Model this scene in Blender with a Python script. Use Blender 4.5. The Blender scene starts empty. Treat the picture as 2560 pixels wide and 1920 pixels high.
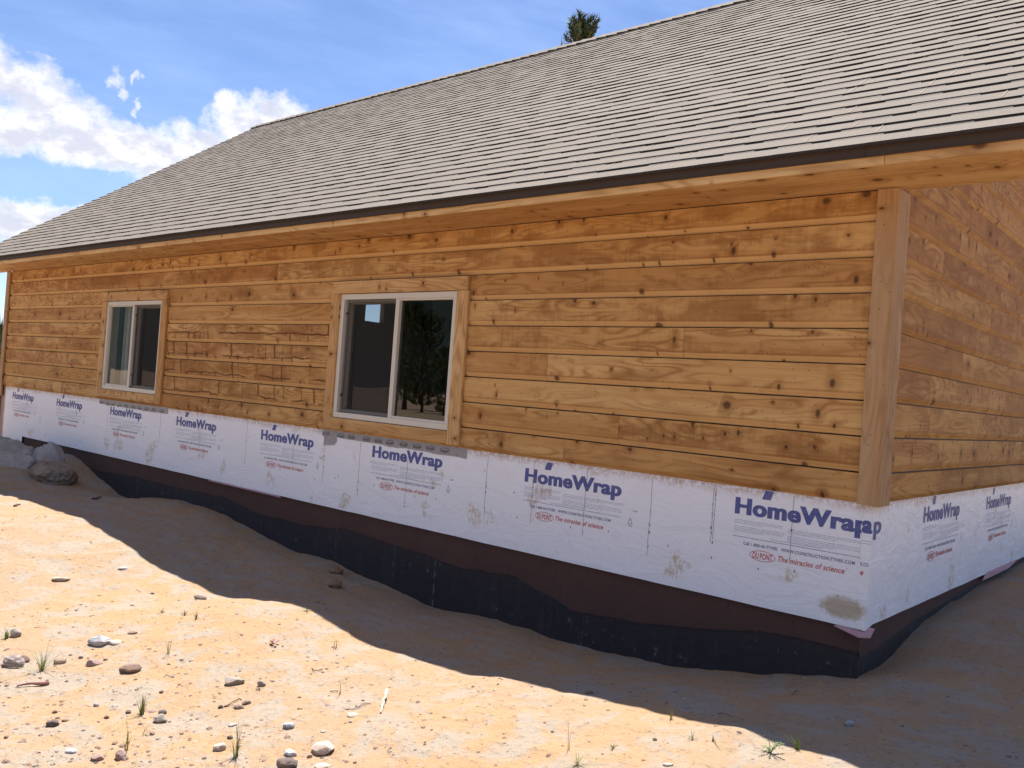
import bpy, bmesh, math, random
import numpy as np
from mathutils import Vector, noise as mnoise
random.seed(7)
sc = bpy.context.scene
COL = sc.collection
R = math.radians
# ---------------------------------------------------------------- camera
cam_data = bpy.data.cameras.new('camera')
cam = bpy.data.objects.new('camera', cam_data); COL.objects.link(cam)
cam_data.sensor_width = 36.0
cam_data.lens = 2180.28/2560*36.0
cam_data.clip_start = .05; cam_data.clip_end = 5000
YAW, PITCH, ROLL = .717, .0091, .0731
fw = Vector((-math.sin(YAW)*math.cos(PITCH), math.cos(YAW)*math.cos(PITCH), math.sin(PITCH)))
rt = Vector((math.cos(YAW), math.sin(YAW), 0)); upv = rt.cross(fw)
r2 = math.cos(ROLL)*rt + math.sin(ROLL)*upv
u2 = -math.sin(ROLL)*rt + math.cos(ROLL)*upv
from mathutils import Matrix
cam.matrix_world = Matrix(((r2.x,u2.x,-fw.x,1.4376),(r2.y,u2.y,-fw.y,-4.3787),(r2.z,u2.z,-fw.z,1.85),(0,0,0,1)))
sc.camera = cam
# ---------------------------------------------------------------- light and exposure
EL, AZ = R(68), R(37.6)           # sun height; azimuth from +Y towards -X
SUN = Vector((-math.sin(AZ)*math.cos(EL), math.cos(AZ)*math.cos(EL), math.sin(EL)))
sd = bpy.data.lights.new('sun', 'SUN'); so = bpy.data.objects.new('sun', sd); COL.objects.link(so)
sd.energy = 5.0; sd.angle = R(.5); sd.color = (1, .95, .87)
so.rotation_euler = SUN.to_track_quat('Z', 'Y').to_euler()
sc.view_settings.view_transform = 'Standard'; sc.view_settings.look = 'None'
sc.view_settings.exposure = 1.22; sc.view_settings.gamma = 1
class NB:
    """tiny helper to write node graphs"""
    def __init__(s, tree): s.t = tree; s.n = tree.nodes; s.l = tree.links
    def add(s, typ, ins=None, **kw):
        nd = s.n.new(typ)
        for k, v in kw.items(): setattr(nd, k, v)
        for k, v in (ins or {}).items(): s.set(nd.inputs[k], v)
        return nd
    def set(s, sock, v):
        if hasattr(v, 'is_output') or isinstance(v, bpy.types.NodeSocket): s.l.new(v, sock)
        elif isinstance(v, tuple) and len(v) == 3 and sock.type == 'RGBA': sock.default_value = (*v, 1)
        else: sock.default_value = v
    def m(s, op, a, b=None, c=None, clamp=False):
        nd = s.n.new('ShaderNodeMath'); nd.operation = op; nd.use_clamp = clamp
        s.set(nd.inputs[0], a)
        if b is not None: s.set(nd.inputs[1], b)
        if c is not None: s.set(nd.inputs[2], c)
        return nd.outputs[0]
    def dot(s, v, vec):
        nd = s.n.new('ShaderNodeVectorMath'); nd.operation = 'DOT_PRODUCT'; s.set(nd.inputs[0], v); nd.inputs[1].default_value = vec
        return nd.outputs['Value']
    def comb(s, x, y, z=0.):
        nd = s.n.new('ShaderNodeCombineXYZ')
        for i, v in enumerate((x, y, z)): s.set(nd.inputs[i], v)
        return nd.outputs[0]
    def noise(s, vec, scale=5., detail=3., rough=.55, dist=0.):
        nd = s.n.new('ShaderNodeTexNoise'); s.set(nd.inputs['Vector'], vec)
        nd.inputs['Scale'].default_value = scale; nd.inputs['Detail'].default_value = detail
        nd.inputs['Roughness'].default_value = rough; nd.inputs['Distortion'].default_value = dist
        return nd.outputs['Fac']
    def step(s, x, a, b, lo=0., hi=1.):
        nd = s.n.new('ShaderNodeMapRange'); nd.interpolation_type = 'SMOOTHSTEP'
        s.set(nd.inputs['Value'], x); s.set(nd.inputs['From Min'], a); s.set(nd.inputs['From Max'], b)
        nd.inputs['To Min'].default_value = lo; nd.inputs['To Max'].default_value = hi
        return nd.outputs['Result']
    def mix(s, f, a, b, mode='MIX'):
        nd = s.n.new('ShaderNodeMix'); nd.data_type = 'RGBA'; nd.blend_type = mode
        s.set(nd.inputs[0], f); s.set(nd.inputs[6], a); s.set(nd.inputs[7], b)
        return nd.outputs[2]
# ---------------------------------------------------------------- sky
world = bpy.data.worlds.new('World'); sc.world = world; world.use_nodes = True
w = NB(world.node_tree); w.n.clear()
sky = w.add('ShaderNodeTexSky', sky_type='NISHITA', sun_disc=False)
sky.sun_elevation = EL; sky.sun_rotation = -AZ; sky.altitude = 2600; sky.air_density = 1.25; sky.dust_density = .3; sky.ozone_density = 1.5
gen = w.add('ShaderNodeTexCoord').outputs['Generated']
C0 = (-.89499, .39546, .20641); CH = (.40416, .91469, 0); CW = (.18880, -.08342, .97847)
dc = w.m('MAXIMUM', w.dot(gen, C0), .05)
cu = w.m('DIVIDE', w.dot(gen, CH), dc); cv = w.m('DIVIDE', w.dot(gen, CW), dc)
pv = w.comb(cu, cv)
n1 = w.noise(pv, 16, 9, .62, .3); n2 = w.noise(w.comb(w.m('ADD', cu, 5.3), cv), 16, 9, .62, .3)
uu = w.m('ADD', cu, w.m('MULTIPLY', w.m('SUBTRACT', n1, .5), .085))
vv = w.m('ADD', cv, w.m('MULTIPLY', w.m('SUBTRACT', n2, .5), .075))
ELL = [(-.0886,.0586,.0382,.0300),(-.1284,.0554,.0471,.0500),(-.0529,.0334,.0544,.0321),(-.0863,.0116,.0674,.0319),(-.0014,.0197,.0650,.0273),
 (-.0441,.0059,.0856,.0212),(.0450,.0079,.0598,.0301),(.0108,.0059,.0619,.0218),(-.0093,.0788,.0133,.0137),(-.0012,.0677,.0097,.0100),
 (.0140,.0779,.0053,.0054),(.1079,.0606,.0373,.0283),(.0944,.0744,.0244,.0160),(.1486,.0685,.0473,.0247),(.0832,.0229,.0491,.0325),
 (-.0748,-.0759,.0690,.0236),(-.1230,-.0714,.0411,.0191),(-.0363,-.0622,.0333,.0120),(.0109,.0537,.0068,.0058)]
fld = None
for a, b, ra, rb in ELL:
    p = w.m('POWER', w.m('ABSOLUTE', w.m('MULTIPLY', w.m('SUBTRACT', uu, a), 1/ra)), 2.)
    q = w.m('POWER', w.m('ABSOLUTE', w.m('MULTIPLY', w.m('SUBTRACT', vv, b), 1/rb)), 2.)
    f = w.m('SUBTRACT', 1. if ra > .02 else .62, w.m('ADD', p, q))
    fld = f if fld is None else w.m('SMOOTH_MAX', fld, f, .4)
front = w.step(w.dot(gen, C0), .3, .5)
n3 = w.noise(pv, 38, 9, .68)
cl = w.m('MULTIPLY', w.step(w.m('ADD', fld, w.m('MULTIPLY', w.m('SUBTRACT', n3, .5), 1.5)), -.02, .95), front)
# loose clouds over the rest of the sky
z = w.dot(gen, (0, 0, 1)); x = w.dot(gen, (1, 0, 0)); y = w.dot(gen, (0, 1, 0))
zz = w.m('MAXIMUM', z, .04)
far = w.comb(w.m('DIVIDE', x, zz), w.m('DIVIDE', y, zz))
nf = w.noise(far, .55, 7, .6)
back = w.m('MULTIPLY', w.step(nf, .52, .66), w.m('SUBTRACT', 1., w.step(w.dot(gen, (-.62, .78, .1)), -.2, .15)))
cl2 = w.m('MULTIPLY', back, w.step(z, .0, .05))
# thin high veil low in the west
veil = w.m('MULTIPLY', w.step(w.noise(w.comb(w.m('MULTIPLY', cu, 1.2), w.m('MULTIPLY', cv, 5.)), 3, 5, .6), .30, .85), .16)
shade = w.noise(w.comb(cu, w.m('MULTIPLY', cv, 1.6)), 26, 5, .6)
under = w.m('MULTIPLY', w.step(shade, .38, .60), w.step(fld, .15, .9))
ccol = w.mix(w.m('MULTIPLY', under, .75), (1.0, 1.0, 1.02), (.58, .61, .76))
skyc = w.mix(1., sky.outputs[0], (1.0, 1.05, 1.24), 'MULTIPLY')
skyc = w.mix(veil, skyc, (8.5, 10.5, 14.5))
cloudc = w.mix(1., ccol, (8.6, 8.6, 8.6), 'MULTIPLY')
skyc = w.mix(w.m('MAXIMUM', cl, cl2, clamp=True), skyc, cloudc)
bg = w.add('ShaderNodeBackground', {'Color': skyc, 'Strength': .056})
w.l.new(bg.outputs[0], w.add('ShaderNodeOutputWorld').inputs[0])
# ---------------------------------------------------------------- helpers
def mat(name, rough=.8, spec=.3):
    m = bpy.data.materials.new(name); m.use_nodes = True
    b = NB(m.node_tree); b.n.clear()
    p = b.add('ShaderNodeBsdfPrincipled', {'Roughness': rough, 'Specular IOR Level': spec})
    b.l.new(p.outputs[0], b.add('ShaderNodeOutputMaterial').inputs[0])
    b.p = p; b.mat = m
    b.pos = b.add('ShaderNodeNewGeometry').outputs['Position']
    return b
def bump(b, h, strength=.3, dist=.01):
    n = b.add('ShaderNodeBump', {'Height': h, 'Strength': strength, 'Distance': dist})
    b.set(b.p.inputs['Normal'], n.outputs[0])
def flat(name, c, rough=.7, spec=.3, var=.12, scale=8.):
    b = mat(name, rough, spec)
    n = b.noise(b.pos, scale, 4)
    f = b.m('ADD', 1-var, b.m('MULTIPLY', n, 2*var))
    b.set(b.p.inputs['Base Color'], b.mix(1., c, b.comb(f, f, f), 'MULTIPLY'))
    return b.mat
def tag(o, label=None, cat=None, group=None, kind=None):
    for k, v in (('label', label), ('category', cat), ('group', group), ('kind', kind)):
        if v: o[k] = v
    return o
def empty(name, loc=(0,0,0)):
    o = bpy.data.objects.new(name, None); COL.objects.link(o); o.location = loc; o.empty_display_size = .2
    return o
class MB:
    def __init__(s): s.v = []; s.f = []; s.uv = []; s.r = []; s.mi = []; s.sm = []
    def face(s, pts, uv=None, r=(0,0), mi=0, smooth=False):
        i = len(s.v); s.v += [tuple(p) for p in pts]; s.f.append(tuple(range(i, i+len(pts))))
        s.uv += list(uv) if uv else [(0,0)]*len(pts); s.r += [tuple(r)]*len(pts); s.mi.append(mi); s.sm.append(smooth)
    def box(s, a, b, r=None, axis=None, mi=0, bev=0.):
        """axis-aligned box; uv runs along its longest side in metres"""
        if r is None: r = (random.random(), random.random())
        d = [b[i]-a[i] for i in range(3)]
        ax = d.index(max(d)) if axis is None else axis
        oth = [i for i in range(3) if i != ax]
        c = {}
        for i in (0,1):
            for j in (0,1):
                for k in (0,1): c[i,j,k] = ((a[0],b[0])[i], (a[1],b[1])[j], (a[2],b[2])[k])
        F = [((0,0,0),(1,0,0),(1,0,1),(0,0,1)), ((1,1,0),(0,1,0),(0,1,1),(1,1,1)), ((1,0,0),(1,1,0),(1,1,1),(1,0,1)),
             ((0,1,0),(0,0,0),(0,0,1),(0,1,1)), ((0,0,1),(1,0,1),(1,1,1),(0,1,1)), ((0,1,0),(1,1,0),(1,0,0),(0,0,0))]
        for f in F:
            P = [c[q] for q in f]
            cand = [i for i in oth if max(p[i] for p in P)-min(p[i] for p in P) > 1e-9]
            o = cand[0] if cand else oth[0]
            s.face(P, [(p[ax], p[o]-a[o]) for p in P], r, mi)
    def build(s, name, mats, parent=None, merge=False, bevel=0.):
        me = bpy.data.meshes.new(name)
        me.from_pydata(s.v, [], s.f)
        ul = me.uv_layers.new(name='UVMap'); ul.data.foreach_set('uv', np.array(s.uv, 'f').ravel())
        rl = me.uv_layers.new(name='rnd'); rl.data.foreach_set('uv', np.array(s.r, 'f').ravel())
        for m in (mats if isinstance(mats, (list, tuple)) else [mats]): me.materials.append(m)
        me.polygons.foreach_set('material_index', s.mi); me.polygons.foreach_set('use_smooth', s.sm)
        me.update()
        o = bpy.data.objects.new(name, me); COL.objects.link(o)
        if parent: o.parent = parent
        if merge or bevel:
            bm = bmesh.new(); bm.from_mesh(me); bmesh.ops.remove_doubles(bm, verts=bm.verts, dist=1e-5); bm.to_mesh(me); bm.free()
        if bevel:
            md = o.modifiers.new('bevel', 'BEVEL'); md.width = bevel; md.segments = 2; md.limit_method = 'ANGLE'
        return o
def tube(mb, pts, radii, seg=6, mi=0, r=(0,0)):
    rings = []
    for i, p in enumerate(pts):
        p = Vector(p); a = Vector(pts[max(i-1,0)]); b = Vector(pts[min(i+1,len(pts)-1)])
        t = (b-a).normalized() if (b-a).length > 0 else Vector((0,0,1))
        e = t.cross(Vector((0,0,1)) if abs(t.z) < .9 else Vector((1,0,0))).normalized(); g = t.cross(e)
        rings.append([p + radii[i]*(math.cos(2*math.pi*k/seg)*e + math.sin(2*math.pi*k/seg)*g) for k in range(seg)])
    for i in range(len(rings)-1):
        for k in range(seg):
            k2 = (k+1) % seg
            mb.face([rings[i][k], rings[i][k2], rings[i+1][k2], rings[i+1][k]], [(i*.1, k/seg*.1)]*4, r, mi, True)
    mb.face(rings[0][::-1], None, r, mi); mb.face(rings[-1], None, r, mi)
# ---------------------------------------------------------------- materials
def wood(name, light, rust, stain=1., knots=1., gloss=.66, cove=0):
    b = mat(name, gloss, .16)
    uv = b.add('ShaderNodeUVMap', uv_map='UVMap').outputs[0]
    rn = b.add('ShaderNodeUVMap', uv_map='rnd').outputs[0]
    s1 = b.add('ShaderNodeSeparateXYZ', {0: uv}); s2 = b.add('ShaderNodeSeparateXYZ', {0: rn})
    U, V = s1.outputs[0], s1.outputs[1]; r1, rc = s2.outputs[0], s2.outputs[1]
    r1f = b.m('FRACT', r1)
    off = b.m('MULTIPLY', r1f, 91.7)
    Uo = b.m('ADD', U, off)
    r3 = b.m('FRACT', b.m('MULTIPLY', r1f, 13.37)); r4 = b.m('FRACT', b.m('MULTIPLY', r1f, 57.1)); r5 = b.m('FRACT', b.m('MULTIPLY', r1f, 171.3))
    # knots
    kv = b.comb(b.m('ADD', b.m('MULTIPLY', Uo, 7.4), b.m('MULTIPLY', b.m('SINE', b.m('MULTIPLY', Uo, 2.3)), 1.5)), b.m('ADD', b.m('MULTIPLY', V, 5.6), off))
    vor = b.add('ShaderNodeTexVoronoi', {'Vector': kv, 'Scale': 1., 'Randomness': .9}, voronoi_dimensions='2D')
    sz = b.add('ShaderNodeSeparateXYZ', {0: vor.outputs['Color']})
    on = b.step(sz.outputs[0], b.m('SUBTRACT', .80, b.m('MULTIPLY', r3, .58*knots)), b.m('SUBTRACT', .82, b.m('MULTIPLY', r3, .58*knots)))
    rad = b.m('ADD', .055, b.m('MULTIPLY', b.m('POWER', sz.outputs[1], 1.6), .13))
    kd = b.m('ADD', vor.outputs['Distance'], b.m('MULTIPLY', b.m('SUBTRACT', b.noise(b.comb(b.m('MULTIPLY', Uo, 30.), b.m('MULTIPLY', V, 50.)), 1., 3.), .5), .07))
    knot = b.m('MULTIPLY', b.step(kd, rad, b.m('MULTIPLY', rad, .35)), on)
    halo = b.m('MULTIPLY', b.step(kd, b.m('MULTIPLY', rad, 3.2), b.m('MULTIPLY', rad, .6)), on)
    # small pin holes / nail heads
    vp = b.add('ShaderNodeTexVoronoi', {'Vector': b.comb(b.m('MULTIPLY', Uo, 17.), b.m('MULTIPLY', V, 21.)), 'Scale': 1.}, voronoi_dimensions='2D')
    ps = b.add('ShaderNodeSeparateXYZ', {0: vp.outputs['Color']})
    pin = b.m('MULTIPLY', b.step(vp.outputs['Distance'], .085, .03), b.m('GREATER_THAN', ps.outputs[1], .80))
    # growth rings: contours of a stretched noise, pushed round the knots
    ring0 = b.noise(b.comb(b.m('MULTIPLY', Uo, .9), b.m('MULTIPLY', V, 5.5), off), 1., 2., .45)
    ph = b.m('ADD', b.m('MULTIPLY', ring0, 95.), b.m('MULTIPLY', V, 60.))
    ph = b.m('ADD', ph, b.m('MULTIPLY', halo, 2.2))
    rings = b.m('POWER', b.m('ADD', .5, b.m('MULTIPLY', b.m('SINE', ph), .5)), 2.2)
    rmask = b.step(b.noise(b.comb(b.m('MULTIPLY', Uo, 1.1), b.m('MULTIPLY', V, 4.), 3.), 1.2, 2.), .38, .62)
    fine = b.noise(b.comb(b.m('MULTIPLY', Uo, 3.), b.m('MULTIPLY', V, 160.), off), 1., 4., .6)
    # stains: smoky patches with an upright saw-mark grain
    st = b.noise(b.comb(b.m('MULTIPLY', Uo, 3.2), b.m('MULTIPLY', V, 7.), off), 1., 5., .62, .4)
    up = b.noise(b.comb(b.m('MULTIPLY', Uo, 42.), b.m('MULTIPLY', V, 3.), off), 1., 3., .6)
    stm = b.step(b.m('ADD', st, b.m('MULTIPLY', b.m('SUBTRACT', up, .5), .22)), b.m('SUBTRACT', .66, b.m('MULTIPLY', b.m('MINIMUM', rc, 1.), .26)), b.m('SUBTRACT', .80, b.m('MULTIPLY', b.m('MINIMUM', rc, 1.), .20)))
    st2 = b.step(b.noise(b.comb(b.m('MULTIPLY', Uo, 6.), b.m('MULTIPLY', V, 9.), off), 1., 6., .7), .56, .74)
    base = b.mix(b.m('MULTIPLY', r5, .9), light, rust)
    base = b.mix(b.m('MULTIPLY', r3, .25), base, (.46, .225, .105))
    sap = b.step(b.noise(b.comb(b.m('MULTIPLY', Uo, .45), b.m('MULTIPLY', V, 9.), off), 1., 3., .5, .3), .45, .66)
    base = b.mix(b.m('MULTIPLY', sap, .60), base, tuple(min(1, v*k_) for v, k_ in zip(light, (1.12, 1.22, 1.38))))
    dark = b.mix(.6, rust, (.20, .075, .020))
    c = b.mix(b.m('MULTIPLY', rings, b.m('ADD', .12, b.m('MULTIPLY', rmask, .55))), base, dark)
    c = b.mix(b.m('MULTIPLY', b.step(fine, .45, .8), .35), c, dark)
    c = b.mix(b.m('MULTIPLY', stm, .52*stain), c, (.235, .095, .026))
    c = b.mix(b.m('MULTIPLY', st2, .40*stain), c, (.27, .105, .026))
    lg = b.noise(b.comb(b.m('MULTIPLY', Uo, 1.3), b.m('MULTIPLY', V, 5.), off, ), 1., 4., .6)
    c = b.mix(b.m('MULTIPLY', b.step(lg, .50, .72), .50*min(1., stain)), c, (.225, .092, .026))
    c = b.mix(b.m('MULTIPLY', halo, .42), c, (.22, .080, .020))
    # resin crazing on boards flagged with rnd.y > 1.5
    wob = b.m('SUBTRACT', b.noise(b.comb(b.m('MULTIPLY', Uo, 2.2), off, .5), 1., 4., .55), .5)
    vm = b.m('ADD', b.m('ADD', .085, b.m('MULTIPLY', b.m('SUBTRACT', r4, .5), .07)), b.m('MULTIPLY', wob, .11))
    dv = b.m('SUBTRACT', V, vm)
    wl = b.m('ADD', .0012, b.m('MULTIPLY', b.m('ABSOLUTE', b.noise(b.comb(b.m('MULTIPLY', Uo, 9.), off, 2.), 1., 3.)), .0075))
    hl = b.step(b.m('ABSOLUTE', dv), b.m('MULTIPLY', wl, 2.0), b.m('MULTIPLY', wl, .8))
    us = b.m('ADD', b.m('MULTIPLY', Uo, 7.5), b.m('MULTIPLY', b.m('ADD', dv, b.m('MULTIPLY', b.m('SUBTRACT', st, .5), .45)), 1.0))
    cid = b.m('FLOOR', us); fr_ = b.m('SUBTRACT', us, cid)
    wn = b.add('ShaderNodeTexWhiteNoise', {'Vector': b.comb(cid, b.m('ADD', off, b.m('GREATER_THAN', dv, 0.)), 0.)}, noise_dimensions='2D')
    ws = b.add('ShaderNodeSeparateXYZ', {0: wn.outputs['Color']})
    ww = b.m('ADD', .018, b.m('MULTIPLY', b.m('POWER', ws.outputs[1], 1.6), .11))
    vs = b.step(b.m('ABSOLUTE', b.m('SUBTRACT', fr_, b.m('ADD', .3, b.m('MULTIPLY', ws.outputs[0], .4)))), b.m('MULTIPLY', ww, 1.4), b.m('MULTIPLY', ww, .5))
    vs = b.m('MULTIPLY', vs, b.m('GREATER_THAN', ws.outputs[2], .56))
    crm = b.m('MAXIMUM', b.m('MULTIPLY', hl, b.step(b.noise(b.comb(b.m('MULTIPLY', Uo, 3.), off, 7.), 1., 3.), .36, .50)), vs)
    crm = b.m('MULTIPLY', b.m('MULTIPLY', crm, b.step(up, .15, .45)), b.m('GREATER_THAN', rc, 1.5))
    c = b.mix(b.m('MULTIPLY', crm, .92), c, (.13, .043, .012))
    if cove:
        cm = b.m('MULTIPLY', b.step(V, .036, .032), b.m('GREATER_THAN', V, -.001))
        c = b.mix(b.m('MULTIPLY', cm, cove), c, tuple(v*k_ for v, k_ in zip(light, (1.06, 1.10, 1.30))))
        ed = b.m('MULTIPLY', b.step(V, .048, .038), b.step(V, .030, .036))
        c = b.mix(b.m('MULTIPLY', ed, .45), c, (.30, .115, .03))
    c = b.mix(b.m('MULTIPLY', knot, .80), c, (.055, .022, .010))
    c = b.mix(b.m('MULTIPLY', pin, .85), c, (.05, .025, .018))
    b.set(b.p.inputs['Base Color'], c)
    b.set(b.p.inputs['Roughness'], b.m('ADD', gloss-.08, b.m('MULTIPLY', fine, .22)))
    bump(b, b.m('ADD', fine, b.m('MULTIPLY', rings, .3)), .18, .002)
    return b.mat
M = {}
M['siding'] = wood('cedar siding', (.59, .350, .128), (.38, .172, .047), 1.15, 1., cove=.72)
M['siding2'] = wood('end wall cedar siding', (.50, .275, .085), (.33, .150, .040), 1.0, 1.4, cove=.22)  # end wall boards: darker, deeper base tones than the long wall siding
M['trim'] = wood('cedar trim', (.58, .355, .150), (.50, .270, .100), .35, 1.0)
M['post'] = wood('cedar corner board', (.43, .275, .145), (.40, .235, .105), .35, .3)
M['fascia'] = wood('cedar fascia', (.66, .44, .21), (.58, .36, .15), .3, 1.)
M['dark'] = flat('dark void', (.02, .018, .016), .9)
def wrap_mat():
    b = mat('house wrap sheet', .42, .4)
    P = b.pos; sx = b.add('ShaderNodeSeparateXYZ', {0: P}); Zp = sx.outputs[2]
    XY = b.m('ADD', sx.outputs[0], b.m('MULTIPLY', sx.outputs[1], 1.37))
    n1 = b.noise(P, 3.2, 5, .6); n2 = b.noise(P, 11., 6, .65); n3 = b.noise(P, 45., 4, .6)
    c = b.mix(b.m('MULTIPLY', b.step(n1, .45, .8), .22), (.80, .81, .86), (.74, .70, .64))
    # rusty overspray of the stain along the top edge
    e = b.m('SUBTRACT', b.m('ADD', Zp, b.m('MULTIPLY', b.m('SUBTRACT', n2, .5), .085)), b.m('MULTIPLY', b.m('SUBTRACT', n1, .5), .10))
    spray = b.m('MULTIPLY', b.step(e, 1.37, 1.435), b.step(n3, .30, .62))
    c = b.mix(b.m('MULTIPLY', spray, .72), c, (.40, .22, .115))
    # mud splashes and drips, mostly low
    sp = b.noise(b.comb(b.m('MULTIPLY', XY, 3.4), b.m('MULTIPLY', Zp, 3.)), 1.2, 2., .5)
    stk = b.noise(b.comb(b.m('MULTIPLY', XY, 44.), b.m('MULTIPLY', Zp, 24.)), 1., 5., .7)
    mud = b.m('MULTIPLY', b.step(b.m('SUBTRACT', sp, b.m('MULTIPLY', b.m('SUBTRACT', Zp, .80), .12)), .60, .66), b.step(stk, .42, .60))
    c = b.mix(b.m('MULTIPLY', mud, .70), c, (.47, .34, .17))
    # one heavy smear at the foot of the corner
    dx = b.m('DIVIDE', b.m('ADD', sx.outputs[0], .11), .125); dz = b.m('DIVIDE', b.m('SUBTRACT', Zp, .905), .06)
    dyy = b.m('DIVIDE', b.m('MAXIMUM', sx.outputs[1], 0.), .05)
    sm = b.step(b.m('ADD', b.m('ADD', b.m('ADD', b.m('MULTIPLY', dx, dx), b.m('MULTIPLY', dyy, dyy)), b.m('MULTIPLY', dz, dz)), b.m('MULTIPLY', b.m('SUBTRACT', stk, .5), 1.6)), 1.25, .35)
    c = b.mix(b.m('MULTIPLY', sm, .72), c, (.36, .25, .10))
    # iron-stained far edge
    le = b.step(b.m('ADD', sx.outputs[0], b.m('MULTIPLY', n2, .06)), -11.32, -11.38)
    c = b.mix(b.m('MULTIPLY', le, .8), c, (.25, .10, .06))
    dots = b.add('ShaderNodeTexVoronoi', {'Vector': P, 'Scale': 7.})
    dd = b.add('ShaderNodeSeparateXYZ', {0: dots.outputs['Color']})
    spk = b.m('MULTIPLY', b.step(dots.outputs['Distance'], .075, .03), b.m('GREATER_THAN', dd.outputs[0], .55))
    c = b.mix(b.m('MULTIPLY', spk, .6), c, (.22, .16, .12))
    b.set(b.p.inputs['Base Color'], c)
    cr = b.noise(b.comb(b.m('MULTIPLY', XY, 1.6), b.m('MULTIPLY', Zp, 5.), sx.outputs[1]), 1.5, 5, .6, 1.2)
    bump(b, b.m('ADD', b.m('ADD', cr, b.m('MULTIPLY', n3, .03)), b.m('MULTIPLY', b.noise(b.comb(b.m('MULTIPLY', XY, 4.), b.m('MULTIPLY', Zp, 2.)), 2.2, 3, .5, 2.0), .6)), .36, .03)
    return b.mat
M['wrap'] = wrap_mat()
def ink(name, c):
    b = mat(name, .5, .3); n = b.noise(b.pos, 60, 3); n2 = b.noise(b.pos, 9, 4)
    f = b.m('MULTIPLY', b.step(n, .35, .75), .25)
    c1 = b.mix(f, c, tuple(min(1, v+.16) for v in c))
    b.set(b.p.inputs['Base Color'], b.mix(b.m('MULTIPLY', b.step(n2, .5, .8), .3), c1, tuple(v*.5+.3 for v in c)))
    return b.mat
M['blue'] = ink('printed blue ink', (.075, .092, .270)); M['red'] = ink('printed red ink', (.50, .085, .070))
M['grey'] = ink('printed small type ink', (.17, .19, .30)); M['fine'] = ink('printed fine line ink', (.38, .40, .52))
def tar():
    b = mat('black tar coating', .62, .4); P = b.pos
    s = b.add('ShaderNodeSeparateXYZ', {0: P}); XY = b.m('ADD', s.outputs[0], b.m('MULTIPLY', s.outputs[1], .9))
    v = b.noise(b.comb(b.m('MULTIPLY', XY, 14.), b.m('MULTIPLY', s.outputs[2], 1.5)), 1., 5, .65)
    n = b.noise(P, 22, 6, .7); n5 = b.noise(P, 1.7, 3)
    c = b.mix(b.m('MULTIPLY', b.step(v, .52, .8), .6), (.026, .020, .021), (.066, .056, .056))
    c = b.mix(b.m('MULTIPLY', b.m('MULTIPLY', b.step(n, .60, .70), b.step(n5, .36, .55)), .8), c, (.17, .14, .11))
    drip = b.noise(b.comb(b.m('MULTIPLY', XY, 22.), b.m('MULTIPLY', s.outputs[2], .6)), 1., 2, .5)
    c = b.mix(b.m('MULTIPLY', b.m('MULTIPLY', b.step(drip, .66, .72), b.step(n, .45, .55)), .6), c, (.16, .14, .11))
    b.set(b.p.inputs['Base Color'], c); bump(b, b.m('ADD', n, v), .6, .012)
    return b.mat
M['tar'] = tar()
def brownsheet():
    b = mat('brown protection sheet', .75, .25); P = b.pos
    n = b.noise(P, 3, 5, .6); n2 = b.noise(P, 60, 4, .7)
    s = b.add('ShaderNodeSeparateXYZ', {0: P}); XY = b.m('ADD', s.outputs[0], b.m('MULTIPLY', s.outputs[1], .9))
    v = b.noise(b.comb(b.m('MULTIPLY', XY, 30.), b.m('MULTIPLY', s.outputs[2], 2.)), 1., 4, .6)
    c = b.mix(n, (.068, .036, .030), (.102, .053, .041)); c = b.mix(b.m('MULTIPLY', b.step(v, .55, .8), .35), c, (.028, .018, .02))
    c = b.mix(b.m('MULTIPLY', b.step(n2, .66, .75), .4), c, (.16, .12, .09))
    b.set(b.p.inputs['Base Color'], c); bump(b, b.m('ADD', n2, v), .35, .006)
    return b.mat
M['brown'] = brownsheet()
def shingle():
    b = mat('asphalt shingle granules', .93, .25); P = b.pos
    rn = b.add('ShaderNodeUVMap', uv_map='rnd').outputs[0]; s = b.add('ShaderNodeSeparateXYZ', {0: rn})
    f = b.m('ADD', .96, b.m('MULTIPLY', s.outputs[0], .08))
    g = b.noise(P, 260, 3, .8); g2 = b.noise(P, 2.2, 4, .6); g3 = b.noise(P, 38, 3, .6)
    c = b.mix(b.step(g, .3, .72), (.094, .080, .069), (.226, .196, .168))
    c = b.mix(b.m('MULTIPLY', g2, .35), c, (.245, .200, .165))
    c = b.mix(b.m('MULTIPLY', b.step(g3, .5, .8), .25), c, (.13, .125, .12))
    c = b.mix(1., c, b.comb(f, f, f), 'MULTIPLY')
    b.set(b.p.inputs['Base Color'], c)
    sparkle = b.add('ShaderNodeTexVoronoi', {'Vector': P, 'Scale': 130.}); q = b.add('ShaderNodeSeparateXYZ', {0: sparkle.outputs['Color']})
    bump(b, b.m('ADD', g, b.m('MULTIPLY', g3, .5)), .45, .004)
    return b.mat
M['shingle'] = shingle()
M['shingle_edge'] = flat('shingle cut edge', (.035, .033, .036), .95)
M['joint'] = flat('shingle joint granules', (.44, .33, .24), .95)
M['drip'] = flat('brown metal drip edge', (.058, .040, .030), .6, .25, .08, 3.)
M['vinyl'] = flat('almond vinyl frame', (.60, .56, .48), .42, .45, .05, 5.)
M['screen_grey'] = flat('grey screen frame', (.13, .12, .12), .5, .4)  # dark grey is the screen frame's own colour
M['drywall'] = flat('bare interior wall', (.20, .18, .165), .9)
M['curtain'] = flat('pale grey drape', (.72, .71, .68), .9)
M['pink'] = flat('pink sill foam', (.45, .27, .29), .8)
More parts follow.
